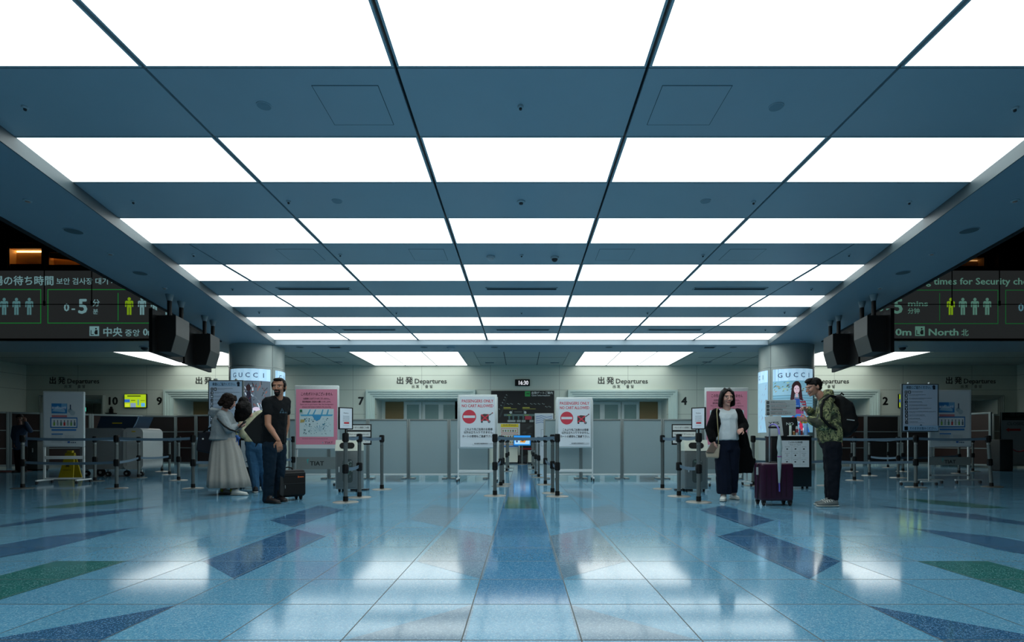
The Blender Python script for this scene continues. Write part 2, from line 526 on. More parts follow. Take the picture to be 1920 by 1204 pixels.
# ceiling fixtures, placed where their plane is met
def cpos(px, py, h): 
    z = F * (h - EYE) / (830 - py)
    return (X(px, z), z, h)
def sensor(px, py, h, r=.05, dome=False, label='', name='smoke_detector', cat='detector', dark_=False, grp=None):
    t = thing(name, label, cat, cpos(px, py, h), group=grp)
    MB().lathe([(r, 0), (r, -.012), (r * .85, -.02)] if not dome else [(r, 0), (r, -.03), (r * .95, -.035)]).build('mounting_ring', M_fix, t)
    if dome: MB().ell((0, 0, -.035), (r * .75, r * .75, r * .7)).build('dome', M_fixdark if dark_ else M_fix, t)
    else: MB().lathe([(r * .5, -.019), (r * .45, -.035), (r * .2, -.04)]).build('sensor_head', M_fixdark, t)
    return t
seq = [(47, 200, 'far left of the second dark strip'), (976, 199, 'in the middle of the strip nearest the viewer'), (1903, 202, 'at the right end of the strip nearest the viewer'),
       (250, 377, 'far left of the next dark strip'), (541, 377, 'left of the joint line in the next strip'), (1413, 378, 'right of the joint line in the next strip'), (1705, 378, 'far right of the next dark strip'),
       (363, 477, 'left end of the strip with two camera domes'), (638, 477, 'beside a joint of the strip with two camera domes'), (978, 478, 'between the two camera domes'), (1318, 478, 'right joint of the strip with two camera domes'), (1592, 477, 'right end of the strip with two camera domes'),
       (436, 541, 'left end of the slotted strip'), (1521, 541, 'right end of the slotted strip'), (486, 585, 'left end of the narrow strip behind the slots'), (743, 586, 'left part of the narrow strip behind the slots'), (978, 586, 'middle of the narrow strip behind the slots'), (1214, 586, 'right part of the narrow strip behind the slots'), (1471, 585, 'right end of the narrow strip behind the slots'), (524, 618, 'left end of the last dark strip'), (1435, 618, 'right end of the last dark strip')]
for px, py, w in seq:
    sensor(px, py, ZH, .028, label='small dark ceiling sprinkler head, ' + w, name='sprinkler_head', cat='sprinkler', grp='sprinkler heads')
sensor(977, 378, ZH, .055, label='round dark smoke detector in the middle of the ceiling', grp=None)
for px, py, w in [(920, 481, 'white'), (1040, 482, 'black')]:
    sensor(px, py, ZH, .07, True, '%s security camera dome on the blue grey ceiling' % w, 'security_camera', 'camera', w == 'black')
for px, py, w in [(845, 652, 'white camera dome on the rear soffit above door seven')]:
    sensor(px, py, ZS, .13, True, w, 'security_camera', 'camera', False)
for px, py, w in [(271, 650, 'left'), (1692, 650, 'right')]:
    sensor(px, py, ZS, .13, True, 'dark camera dome under the soffit below the %s waiting time display' % w, 'security_camera', 'camera', True)
def plate(px, py, h, r, label, m=M_soffit, name='ceiling_speaker', cat='speaker', grp='flush ceiling speakers'):
    t = thing(name, label, cat, cpos(px, py, h), group=grp)
    MB().lathe([(r, 0), (r, -.006), (r * .93, -.008)]).build('rim', m, t)
    MB().lathe([(r * .9, -.0075), (r * .9, -.0095), (r * .5, -.0105)]).build('grille', mat('speaker_grille', '#7d929c', .6) if m is M_ceil else mat('speaker_grille_dark', '#4a5d63', .6), t)
for px, py, w in [(495, 198, 'left of the strip nearest the viewer'), (1455, 200, 'right of the strip nearest the viewer'), (632, 377, 'left half of the second dark strip'), (1323, 377, 'right half of the second dark strip')]:
    plate(px, py, ZH, .068, 'flush round ceiling speaker, ' + w, M_ceil)
for px, py, w in [(138, 433, 'nearer one on the left side soffit'), (263, 512, 'farther one on the left side soffit'), (1817, 432, 'nearer one on the right side soffit'), (1693, 511, 'farther one on the right side soffit'),
                  (562, 651, 'rear soffit beside the left column'), (795, 651, 'rear soffit left of centre'), (927, 651, 'rear soffit just left of the middle'), (1142, 651, 'rear soffit right of centre'), (1375, 651, 'rear soffit beside the right column')]:
    plate(px, py, ZS, .12, 'flush round ceiling speaker, ' + w)
def spot(px, py, label, h=None):
    h = h or ZS
    t = thing('recessed_spotlight', label, 'spotlight', cpos(px, py, h), group='small recessed spotlights')
    MB().lathe([(.045, 0), (.045, -.008), (.035, -.012)]).build('trim_ring', M_fix, t)
    MB().lathe([(.025, -.011), (.025, -.02), (.01, -.024)]).build('lens', mat('spot_lens', '#b08a78', .3), t)
for i, (px, py, w) in enumerate([(52, 376, 'nearest on the left soffit'), (207, 476, 'between two speakers on the left soffit'), (309, 540, 'left soffit just before the monitors'), (1903, 376, 'nearest on the right soffit'), (1747, 476, 'between two speakers on the right soffit'), (1650, 540, 'right soffit just before the monitors')]):
    spot(px, py, 'tiny recessed ceiling spotlight, ' + w)
def vent(x0, x1, y, z, h, d, label, grp):
    t = thing('air_vent', label, 'air vent', (X((x0 + x1) / 2, z), z, h), group=grp)
    w = (x1 - x0) * z / F / 2
    f = MB(); f.box(-w, w, -d, -d + .02, -.012, 0).box(-w, w, d - .02, d, -.012, 0).box(-w, -w + .02, -d, d, -.012, 0).box(w - .02, w, -d, d, -.012, 0).build('frame', M_fix, t, 0)
    g = MB(); g.box(-w + .02, w - .02, -d + .02, d - .02, -.004, -.001).build('backing', M_line, t, 0)
    g = MB()
    n = max(2, int(d / .02))
    for k in range(n):
        y_ = -d + .02 + (2 * d - .04) * (k + .5) / n
        g.box(-w + .02, w - .02, y_ - .003, y_ + .003, -.011, -.004)
    g.build('slat', mat('vent_slat', '#3c4c55', .5), t, 0)
for (a, b_, w) in [(520, 657, 'left'), (911, 1045, 'middle'), (1300, 1437, 'right')]:
    vent(a, b_, 0, 11.0, ZH, .085, 'long slot air vent, %s one of the nearer row of three' % w, 'long slot vents nearer row')
for (a, b_, w) in [(643, 742, 'left'), (930, 1030, 'middle'), (1215, 1315, 'right')]:
    vent(a, b_, 0, 15.0, ZH, .085, 'long slot air vent, %s one of the farther row of three' % w, 'long slot vents farther row')
for px, w in [(628, 'left'), (1330, 'right')]:
    vent(px - 11, px + 11, 0, 16.95, ZS, .12, 'square dark air vent in the rear soffit near the %s column' % w, 'square soffit vents')
for px, y_, w in [(634, 21, 'between the left column and the lit rear panels'), (918, 21.2, 'left of the digital clock'), (1040, 21.2, 'right of the digital clock'), (1325, 21, 'between the right column and the lit rear panels')]:
    vent(px - 9, px + 9, 0, y_, ZH, .1, 'small dark rear ceiling vent ' + w, 'rear ceiling vents')
def hatch(pts, label):
    """access panel: a thin square outline set in the ceiling"""
    P_ = [cpos(a, b_, ZH) for a, b_ in pts]
    cx = sum(p[0] for p in P_) / 4; cy = sum(p[1] for p in P_) / 4
    t = thing('access_hatch', label, 'access panel', (cx, cy, ZH), group='ceiling access hatches')
    w = max(p[0] for p in P_) - cx; d = max(p[1] for p in P_) - cy
    MB().box(-w + .004, w - .004, -d + .004, d - .004, -.002, 0).build('hatch_panel', M_ceil, t, 0)
    MB().box(-w, w, -d, -d + .004, -.0025, 0).box(-w, w, d - .004, d, -.0025, 0).box(-w, -w + .004, -d, d, -.0025, 0).box(w - .004, w, -d, d, -.0025, 0).build('shadow_gap', M_line, t, 0)
hatch([(585, 160), (709, 160), (738, 234), (627, 234)], 'thin outlined access hatch in the nearest strip, left one')
hatch([(1244, 160), (1368, 160), (1330, 234), (1216, 234)], 'thin outlined access hatch in the nearest strip, right one')
hatch([(765, 467), (831, 467), (840, 488), (779, 488)], 'thin outlined access hatch left of the white camera dome')
hatch([(1125, 467), (1191, 467), (1177, 488), (1117, 488)], 'thin outlined access hatch right of the black camera dome')
hatch([(518, 467), (584, 467), (610, 488), (545, 488)], 'thin outlined access hatch at the left in the camera dome strip')
hatch([(1372, 467), (1437, 467), (1411, 488), (1346, 488)], 'thin outlined access hatch at the right in the camera dome strip')

# ------------------------------------------------------------------ BACK WALL
WY = 21.9
def wall_mat():
    m = bpy.data.materials.new('pale_wall_panels'); m.use_nodes = True
    nt = m.node_tree; b = nt.nodes['Principled BSDF']; N = nt.nodes.new; L = nt.links.new
    def math_(op, a, b_=None, c_=None):
        n = N('ShaderNodeMath'); n.operation = op
        for i, q in enumerate((a, b_, c_)):
            if q is None: continue
            if isinstance(q, (int, float)): n.inputs[i].default_value = q
            else: L(q, n.inputs[i])
        return n.outputs[0]
    g = N('ShaderNodeNewGeometry'); sp = N('ShaderNodeSeparateXYZ'); L(g.outputs['Position'], sp.inputs[0])
    ux = math_('FRACT', math_('DIVIDE', math_('ADD', sp.outputs[0], 1.27 + 27.9), 2.79))
    a = math_('LESS_THAN', ux, .006)
    for zz in (3.567, 2.98, 1.99):
        a = math_('MAXIMUM', a, math_('LESS_THAN', math_('ABSOLUTE', math_('SUBTRACT', sp.outputs[2], zz)), .009))
    mx = N('ShaderNodeMixRGB'); L(math_('MULTIPLY', a, .55), mx.inputs[0])
    mx.inputs[1].default_value = lin('#c2ccc0'); mx.inputs[2].default_value = lin('#4e5a58')
    L(mx.outputs[0], b.inputs['Base Color']); b.inputs['Roughness'].default_value = .5
    return m
M_wall = wall_mat()
wb = MB()
openings = [(-18.18, 1.13, 2.6), (-12.25, 1.87, 2.636), (-4.08, 1.87, 2.636), (4.08, 1.87, 2.636), (12.25, 1.87, 2.636), (18.18, 1.13, 2.6)]
x = -20.1
for c, hw, top in openings:
    wb.box(x, c - hw, WY, WY + .25, 0, ZH)
    wb.box(c - hw, c + hw, WY, WY + .25, top, ZH)
    x = c + hw
wb.box(x, 20.1, WY, WY + .25, 0, ZH)
struct('wall_back', wb, M_wall)
for s, n in ((-1, 'left'), (1, 'right')):
    struct('wall_' + n, MB().box(*sorted((s * 20.1, s * 20.35)), 15.95, WY + .25, 0, ZH), M_wall)
# doors: stepped frames and recess
M_glass = mat('frosted_door_glass', '#7f9892', .25, var=.05)
M_doorframe = mat('grey_door_stile', '#c0cac6', .4, .3)
M_void = mat('dim_brown_interior', '#786440', .7)
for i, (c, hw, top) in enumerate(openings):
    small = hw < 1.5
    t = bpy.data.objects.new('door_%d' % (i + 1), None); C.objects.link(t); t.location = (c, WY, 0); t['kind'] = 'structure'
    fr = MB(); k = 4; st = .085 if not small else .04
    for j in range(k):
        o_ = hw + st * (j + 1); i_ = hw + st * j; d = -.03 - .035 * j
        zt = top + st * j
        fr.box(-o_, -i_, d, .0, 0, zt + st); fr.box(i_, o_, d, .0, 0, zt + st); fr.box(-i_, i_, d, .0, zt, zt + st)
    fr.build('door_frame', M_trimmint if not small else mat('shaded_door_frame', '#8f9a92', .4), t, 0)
    rc = MB(); D = 1.1
    rc.box(-hw - .1, -hw, .25, D, 0, top).box(hw, hw + .1, .25, D, 0, top).box(-hw, hw, .25, D, top, top + .1).box(-hw - .1, hw + .1, D, D + .1, 0, top + .1)
    rc.build('recess', mat('door_recess', '#c8d0c8', .5), t, 0)
    s = -1 if c < 0 else 1
    if not small:
        vd = MB(); a, b_ = sorted((s * 1.72, s * .95)); a, b_ = (a, b_)
        vd.box(a, b_, D - .03, D - .001, 0, top - .06).build('dark_passage', M_void, t, 0)
        gl = MB(); stl = MB()
        edges_ = [-s * 1.75 + s * .62 * q for q in range(0)]
        xs = [(.80, .28), (.02, -.55), (-.75, -1.25), (-1.35, -1.8)]
        for p, q in xs:
            a, b_ = sorted((s * p, s * q))
            gl.box(a, b_, D - .045, D - .01, .1, top - .18)
            stl.box(a - .1, a, D - .06, D - .002, 0, top - .06).box(b_, b_ + .1, D - .06, D - .002, 0, top - .06)
            stl.box(a, b_, D - .06, D - .002, top - .18, top - .06)
        gl.build('glass_pane', M_glass, t, 0); stl.build('door_stile', M_doorframe, t, 0)
    else:
        gl = MB()
        for q in range(4): gl.box(-1 + .5 * q, -1 + .5 * q + .46, D - .04, D - .01, 0, top - .1)
        gl.build('door_leaf', mat('olive_grey_leaf', '#76776a', .5), t, 0)
if True:
    t = thing('exit_sign', 'small green glowing exit sign inside the dark doorway behind the white board', 'sign', (X(158, WY + .9), WY + .9, Z(768, 22.8)))
    MB().box(-.12, .12, -.03, .03, -.1, .1).build('housing', M_fixdark, t, 0)
    Print().rect(-.1, -.085, .1, .085, '#3fb89a').rect(-.03, -.06, .03, .05, '#eafff6').poly([(-.07, -.05), (-.03, -.02), (-.03, .03)], '#eafff6').build('sign_face', M_screen, t, (0, -.031, 0))
# lettering on the wall
M_ink = mat('black_wall_lettering', '#101312', .5, var=0)
def wall_text(px0, y_, z=WY):
    x0 = X(px0, z)
    t = thing('departures_sign', '', 'sign', (x0, z - .012, Z(719, z)))
    p = Print(); s_ = z / F
    p.text('出', 0, 0, 14.5 * s_, '#101312', 'l', bold=1); p.text('発', 17 * s_, 0, 14.5 * s_, '#101312', 'l', bold=1)
    p.text('Departures', 34 * s_, 0, 12.6 * s_, '#101312', 'l', w=60.5 * s_, bold=.6)
    q = Print()
    for ch, u in zip('出发출발', (28.5, 36.5, 54, 62.5)): q.text(ch, u * s_, -8.3 * s_, 6.6 * s_, '#1c201f', 'l', bold=.5)
    p.build('main_lettering', M_print, t); q.build('small_lettering', M_print, t)
    return t
for px0, w in [(92, 'above the dark doorway at the far left'), (366, 'partly hidden by the left column'), (743, 'over the doorway left of the clock'), (1120, 'over the doorway right of the clock'), (1497, 'partly hidden by the right column'), (1772, 'above the dark doorway at the far right')]:
    wall_text(px0, 0)['label'] = 'black Departures wall lettering ' + w
NUM = {'10': 'ten, left of the lime green screen', '9': 'nine, right of the lime green screen', '7': 'seven, above the left trash bin', '4': 'four, above the right trash bin', '3': 'three, beside the right column', '2': 'two, beside the open doorway and rule board'}
for n, px in (('10', 211), ('9', 299), ('7', 677), ('4', 1283), ('3', 1429), ('2', 1660)):
    p = Print(); sz = 20.5 * WY / F
    p.text(n, 0, 0, sz, '#101312', 'c', bold=2.2)
    o = p.build('door_number', M_print, None, (X(px, WY), WY - .006, Z(759, WY)))
    tag(o, 'large black wall number ' + NUM[n], 'number')
# clock
t = thing('digital_clock', 'small black digital clock with white digits on back wall', 'clock', (X(979.5, WY), WY - .065, Z(718, WY)))
MB().box(-.3, .3, -.03, .06, -.13, .13, .01).build('housing', M_black, t)
Print().text('16:30', .03, -.085, .235, '#f4f6ff', 'c', w=.42, bold=.8).build('digits', M_screen, t, (0, -.031, 0))
# gate information board
t = thing('gate_information_board', 'large black gate information map board on the back wall below the clock', 'board', (X(980, WY), WY - .035, Z(793.5, WY)))
s_ = WY / F
bw, bh = 59 * s_, 60.5 * s_
MB().box(-bw, bw, -.02, .03, 0, bh).build('board', M_blk2, t, 0)
p = Print()
def B(cx, cy): return ((cx - 534) / 6.69 * s_, (693 - cy) / 6.69 * s_)    # from the board's own proportions
def brect(a, b_, c_, d_, cl):
    q = B(a, d_); r = B(c_, b_); p.rect(q[0], q[1], r[0], r[1], cl)
brect(562, 295, 628, 360, '#1d9a45')
p.poly([B(572, 330), B(590, 318), B(622, 322), B(618, 334), B(590, 332)], '#0d3d22')
p.text('出発ゲートご案内', *B(776, 328), 34 / 6.69 * s_, '#c9d4d4', 'c', w=268 / 6.69 * s_, bold=1)
p.text('Gate Information', *B(760, 356), 27 / 6.69 * s_, '#b9c6c6', 'c', w=232 / 6.69 * s_, bold=1)
for a, b_ in [(330, 340), (312, 370), (298, 402), (280, 436), (262, 470), (238, 516)]:
    q = B(a, b_); p.disc(q[0], q[1], 6 / 6.69 * s_, '#7a8888', 12); p.rect(q[0], q[1] - .03, q[0] + .05, q[1] - .005, '#5c6a6a')
for a, b_ in [(352, 450), (396, 450), (488, 450), (570, 450), (642, 450), (688, 450), (738, 450), (792, 450), (830, 486), (872, 486)]:
    q = B(a, b_); p.disc(q[0] - .03, q[1], 6 / 6.69 * s_, '#7a8888', 12); p.rect(q[0], q[1] - .04, q[0] + .05, q[1], '#5c6a6a')
p.poly([B(235, 620), B(330, 380), B(352, 350), B(260, 620)], '#1d2728')
for a in (295, 532):
    brect(a, 494, a + 90, 506, '#a9a83c'); brect(a, 512, a + 165, 520, '#8a8a30')
brect(430, 548, 526, 560, '#4a5656')
brect(300, 580, 700, 606, '#55706f'); brect(340, 588, 390, 600, '#7c9a44'); brect(552, 588, 610, 600, '#7c9a44')
for a in (345, 395, 460, 520, 620, 680): brect(a + 12, 606, a + 32, 650, '#3f6464'); brect(a, 655, a + 50, 682, '#8b9a9a')
for a in (365, 545): p.poly([B(a, 560), B(a + 10, 545), B(a + 30, 545), B(a + 38, 566), B(a + 20, 580)], '#b4c2c0')
for a in (400, 545): brect(a, 530, a + 8, 606, '#4f5c5a')
p.poly([B(562, 612), B(575, 604), B(640, 606), B(650, 630), B(636, 652), B(562, 650)], '#a2283a')
p.build('map_print', M_print, t, (0, -.0205, 0))
# low wall panels and things under the board
t = thing('white_wall_pier', 'white wall pier carrying a yellow notice below the black board', 'pier', (X(954, 21.7), 21.7, 0))
MB().box(-.45, .45, -.02, .17, 0, Z(794, 21.7)).build('pier_panel', mat('white_pier', '#cdd6d0', .5), t, 0)
MB().box(-.45, .45, -.035, -.02, 0, .1).build('kick_plate', M_fixdark, t, 0)
t = thing('yellow_notice', 'yellow headed safety notice with red framed pictures below the black board', 'notice', (X(955.5, 21.64), 21.67, Z(840, 21.64)))
s_ = 21.64 / F; w = 16.5 * s_; h = 45 * s_
MB().box(-w, w, -.005, .008, 0, h).build('notice_board', M_whitemetal, t, 0)
p = Print(); p.rect(-w, 0, w, h, '#cfd5cf').rect(-w, h * .86, w, h, '#e0c81e').text('持込禁止物 DANGER', 0, h * .91, .1, '#2a2a18', 'c', w=w * 1.5)
for k in range(3):
    zz = h * (.62 - .24 * k); p.frame(-w * .94, zz, w * .94, zz + h * .2, .015, '#c4473a')
    for q in range(6): p.rect(-w * .8 + q * w * .28, zz + .05, -w * .8 + q * w * .28 + .05, zz + h * .13, ['#8a7c55', '#5a6a6a', '#7e8f52', '#8c6a4a', '#444c4c', '#9c9048'][(q + k) % 6])
p.rect(-w, 0, w, h * .1, '#3d7ec4'); p.build('notice_print', M_print, t, (0, -.006, 0))
t = thing('black_poster', 'black advertising poster panel with grey smoke picture under the gate board', 'poster', (X(989, 21.75), 21.78, Z(853, 21.75)))
s_ = 21.75 / F; w = 14.5 * s_; h = 59 * s_
MB().box(-w, w, -.02, .08, 0, h).build('poster_panel', M_blk2, t, 0)
p = Print(); p.rect(-w, h * .4, w, h, '#181b1c')
for k in range(9):
    a = random.uniform(-w * .8, w * .6); b_ = random.uniform(h * .5, h * .92); p.poly([(a, b_), (a + .1, b_ + .05), (a + .2, b_ + .03), (a + .12, b_ - .03)], '#343a3b')
p.rect(-w, h * .17, w, h * .22, '#8c1b22'); p.rect(-w * .8, h * .42, w * .6, h * .45, '#5a6263'); p.build('poster_print', M_print, t, (0, -.021, 0))
t = thing('low_black_cabinet', 'low black cabinet recess between white panels at end of the aisle', 'cabinet', (X(980, 21.5), 21.55, 0))
MB().box(-.18, .18, 0, .25, 0, .33, .01).build('body', M_blk2, t)
MB().box(-.15, .15, -.012, 0, .06, .28).build('front_panel', M_fixdark, t, 0)
t = thing('white_low_counter', 'low white counter front along the back wall beside the black cabinet', 'counter', (X(953, 21.4), 21.4, 0))
MB().box(-.37, .37, 0, .2, .06, .63).build('body', M_cream, t, 0); MB().box(-.37, .37, .03, .2, 0, .06).build('plinth', M_fixdark, t, 0); MB().box(-.39, .39, -.02, .2, .63, .66).build('worktop', M_whitemetal, t, 0)
t = thing('white_low_counter', 'low white counter front right of the black cabinet', 'counter', (X(999, 21.4), 21.4, 0))
MB().box(-.19, .19, 0, .2, .06, .5).build('body', M_cream, t, 0); MB().box(-.2, .2, .03, .2, 0, .06).build('plinth', M_fixdark, t, 0); MB().box(-.195, .195, -.02, .2, .5, .53).build('worktop', M_whitemetal, t, 0)
t = thing('information_screen', 'bright blue information screen at the end of the roped aisle', 'screen', (X(979, 20.6), 20.6, 0))
s_ = 20.6 / F
MB().box(-16.5 * s_, 16.5 * s_, -.03, .03, Z(836, 20.6), Z(816, 20.6), .01).build('housing', M_black, t)
MB().cyl((0, .04, 0.02), (0, .04, Z(830, 20.6)), .03).build('stand', M_post, t); MB().lathe([(.2, 0), (.2, .012), (.05, .03)]).build('base', M_base, t)
p = Print(); w = 15.8 * s_; z0, z1 = Z(835.2, 20.6), Z(816.8, 20.6)
p.rect(-w, z0, w, z1, '#1f8fe6').rect(-w * .88, z0 + .05, w * .88, z1 - .12, '#a9d8f4')
p.poly([(-.1, z0 + .12), (.1, z0 + .1), (.16, z0 + .2), (-.02, z0 + .22)], '#d98a1c').disc(-.2, z0 + .15, .04, '#2a4a8a').disc(.02, z0 + .2, .05, '#33312a'); p.build('screen_picture', M_screen, t, (0, -.031, 0))
t = thing('map_stand', 'white upright information panel with wavy blue print behind the grey partition', 'stand', (X(1020, 20.9), 20.9, 0))
s_ = 20.9 / F; w = 17.5 * s_
MB().box(-w, w, -.03, .03, .05, Z(775, 20.9), .02).build('panel', M_silver, t); MB().box(-w, w, -.15, .15, 0, .05, .01).build('foot', M_alu, t)
p = Print(); zt = Z(776.5, 20.9); p.rect(-w * .93, .2, w * .93, zt, '#c3ced6')
for k in range(4): p.poly([(-w * .9, zt - .1 - .08 * k), (-.1, zt - .05 - .08 * k), (.1, zt - .12 - .08 * k), (w * .9, zt - .06 - .08 * k), (w * .9, zt - .09 - .08 * k), (.1, zt - .15 - .08 * k), (-.1, zt - .08 - .08 * k), (-w * .9, zt - .13 - .08 * k)], '#7f93b8')
p.frame(-.12, .7, .12, 1.35, .015, '#8496a0'); p.build('panel_print', M_print, t, (0, -.031, 0))
# yellow-green wall screens
def wall_screen(px0, px1, label):
    w = (px1 - px0) / 2 * WY / F
    t = thing('wall_screen', label, 'screen', (X((px0 + px1) / 2, WY), WY - .05, Z(764, WY)))
    h = 24 * WY / F
    MB().box(-w - .02, w + .02, -.02, .045, -.02, h + .02, .01).build('housing', M_black, t)
    p = Print(); p.rect(-w, 0, w, h, '#a8c81a')
    p.rect(-w * .75, h * .83, w * .5, h * .92, '#37470c')
    p.rect(-w, h * .38, -w * .5, h * .62, '#2f62b8').rect(-w * .45, 0, w * .05, h * .33, '#7f97b4').rect(w * .2, 0.08, w * .35, h * .6, '#5c9a8a').rect(w * .55, h * .05, w * .9, h * .33, '#58a8e0').rect(-w * .95, 0.02, -w * .55, h * .28, '#c9d838')
    p.rect(-w * .4, h * .5, w * .0, h * .56, '#4c5c1a').rect(w * .5, h * .5, w * .9, h * .55, '#6c7c1a')
    p.build('screen_picture', M_screen, t, (0, -.021, 0))
wall_screen(236, 276, 'lime green lit wall screen between numbers 10 and 9')
wall_screen(1684, 1724, 'lime green lit wall screen mostly hidden behind the rule board')
t = thing('wall_camera_unit', 'small dark gadget on a bracket under number 10', 'device', (X(211, WY), WY - .01, Z(776, WY)))
MB().box(-.19, .19, -.12, 0, 0, .03).build('shelf_bracket', M_black, t, 0); MB().box(-.07, .07, -.1, -.02, .03, .2, .02).ell((0, -.06, .24), .05).build('body', M_black, t)

# ------------------------------------------------------------------ ATRIUM SIDES
M_atr = mat('dark_brown_atrium', '#241813', .8)
ab = MB()
for s in (-1, 1):
    a, b_ = sorted((s * 8.6, s * 30))
    ab.box(a, b_, 24.5, 24.7, ZH + .2, 13)
    ab.box(*sorted((s * 29.8, s * 30)), -6, 24.5, 0, 13)
    ab.box(*sorted((s * 20.8, s * 24)), 15.9, 16.1, 0, ZS)
struct('wall_atrium', ab, M_atr)
struct('ceiling_atrium', MB().box(-30, 30, -6, 24.7, 13, 13.2), M_atr)
# lit upper niches
def niche(x0, x1, z0, z1, y, warm, label, slant=False):
    t = thing('gallery_niche', label, 'niche', ((x0 + x1) / 2, y, z0))
    t.scale = (1, .35, 1)
    w = (x1 - x0) / 2; h = z1 - z0
    MB().box(-w, w, .9, 1.0, 0, h).box(-w, w, 0, .9, h, h + .1).box(-w, w, 0, .9, -.1, 0).box(-w - .1, -w, 0, 1, -.1, h + .1).box(w, w + .1, 0, 1, -.1, h + .1).build('niche_wall', mat('tan_niche_wall', '#e0b878', .6), t, 0)
    if slant: MB().prism([(-w, h), (w, h), (w, h * .05), (-w * .2, h * .6), (-w, h * .72)], 'y', .3, .5).build('warm_light_wedge', mat('warm_light_tan', '#8a6434', .6), t, 0)  # tan wedge added in place of the slanting strip of warm light
    MB().box(-w + .02, w - .02, .86, .89, h - .05, h - .01).build('light_strip', mat('warm_strip_%d' % int(warm * 100), (1, .62, .25), .5, var=0, emit=warm), t, 0)
    MB().box(-w, w, .05, .45, 0, h * .22).build('dark_counter', M_atr, t, 0)
    MB().box(-w, w, -.06, 0, h, h + .3).box(-w, w, -.06, 0, -.2, 0).box(-w - .06, -w, -.06, 0, -.2, h + .3).box(w, w + .06, -.06, 0, -.2, h + .3).build('niche_frame', M_black, t, 0)
niche(X(18, 23), X(80, 23), Z(503, 23), Z(466, 23), 23, 9, 'warm lit gallery niche above the left waiting time display')
niche(X(89, 23), X(175, 23), Z(503, 23), Z(473, 23), 23, 5, 'dimmer warm gallery bay beside the bright left niche', True)
niche(X(1775, 23), X(1845, 23), Z(503, 23), Z(483, 23), 23, .5, 'faint amber gallery niche above the right waiting time display')
gb = MB()
for s in (-1, 1):
    gb.box(*sorted((s * 14.2, s * 22.9)), 22.7, 22.95, Z(466, 23) + .15, Z(466, 23) + .24)
    for q in (14.5, 19.97): gb.box(*sorted((s * q, s * (q + .14))), 22.6, 22.8, Z(508, 23) - 1, 13)
struct('trim_gallery', gb, M_black)
# waiting time displays
def figure(p, x, z, h, c):
    w = h * .46
    p.disc(x, z + h * .9, h * .095, c, 16)
    p.poly([(x - w / 2, z + h * .76), (x - w * .38, z + h * .8), (x + w * .38, z + h * .8), (x + w / 2, z + h * .76), (x + w / 2, z + h * .45), (x + w * .36, z + h * .45), (x + w * .34, z + h * .7), (x + w * .27, z + h * .7), (x + w * .27, z), (x + w * .04, z), (x + w * .04, z + h * .42), (x - w * .04, z + h * .42), (x - w * .04, z), (x - w * .27, z), (x - w * .27, z + h * .7), (x - w * .34, z + h * .7), (x - w * .36, z + h * .45), (x - w / 2, z + h * .45)], c)
SY = 15.86
def security_icon(p, x0, z0, s, c):
    p.rect(x0, z0, x0 + s, z0 + s, c)
    p.poly([(x0 + s * .12, z0 + s * .1), (x0 + s * .12, z0 + s * .6), (x0 + s * .2, z0 + s * .6), (x0 + s * .2, z0 + s * .18), (x0 + s * .45, z0 + s * .18), (x0 + s * .45, z0 + s * .1)], '#1a1e1e')
    p.disc(x0 + s * .68, z0 + s * .75, s * .09, '#1a1e1e', 12); p.poly([(x0 + s * .5, z0 + s * .35), (x0 + s * .62, z0 + s * .62), (x0 + s * .85, z0 + s * .6), (x0 + s * .85, z0 + s * .15), (x0 + s * .58, z0 + s * .15)], '#1a1e1e')
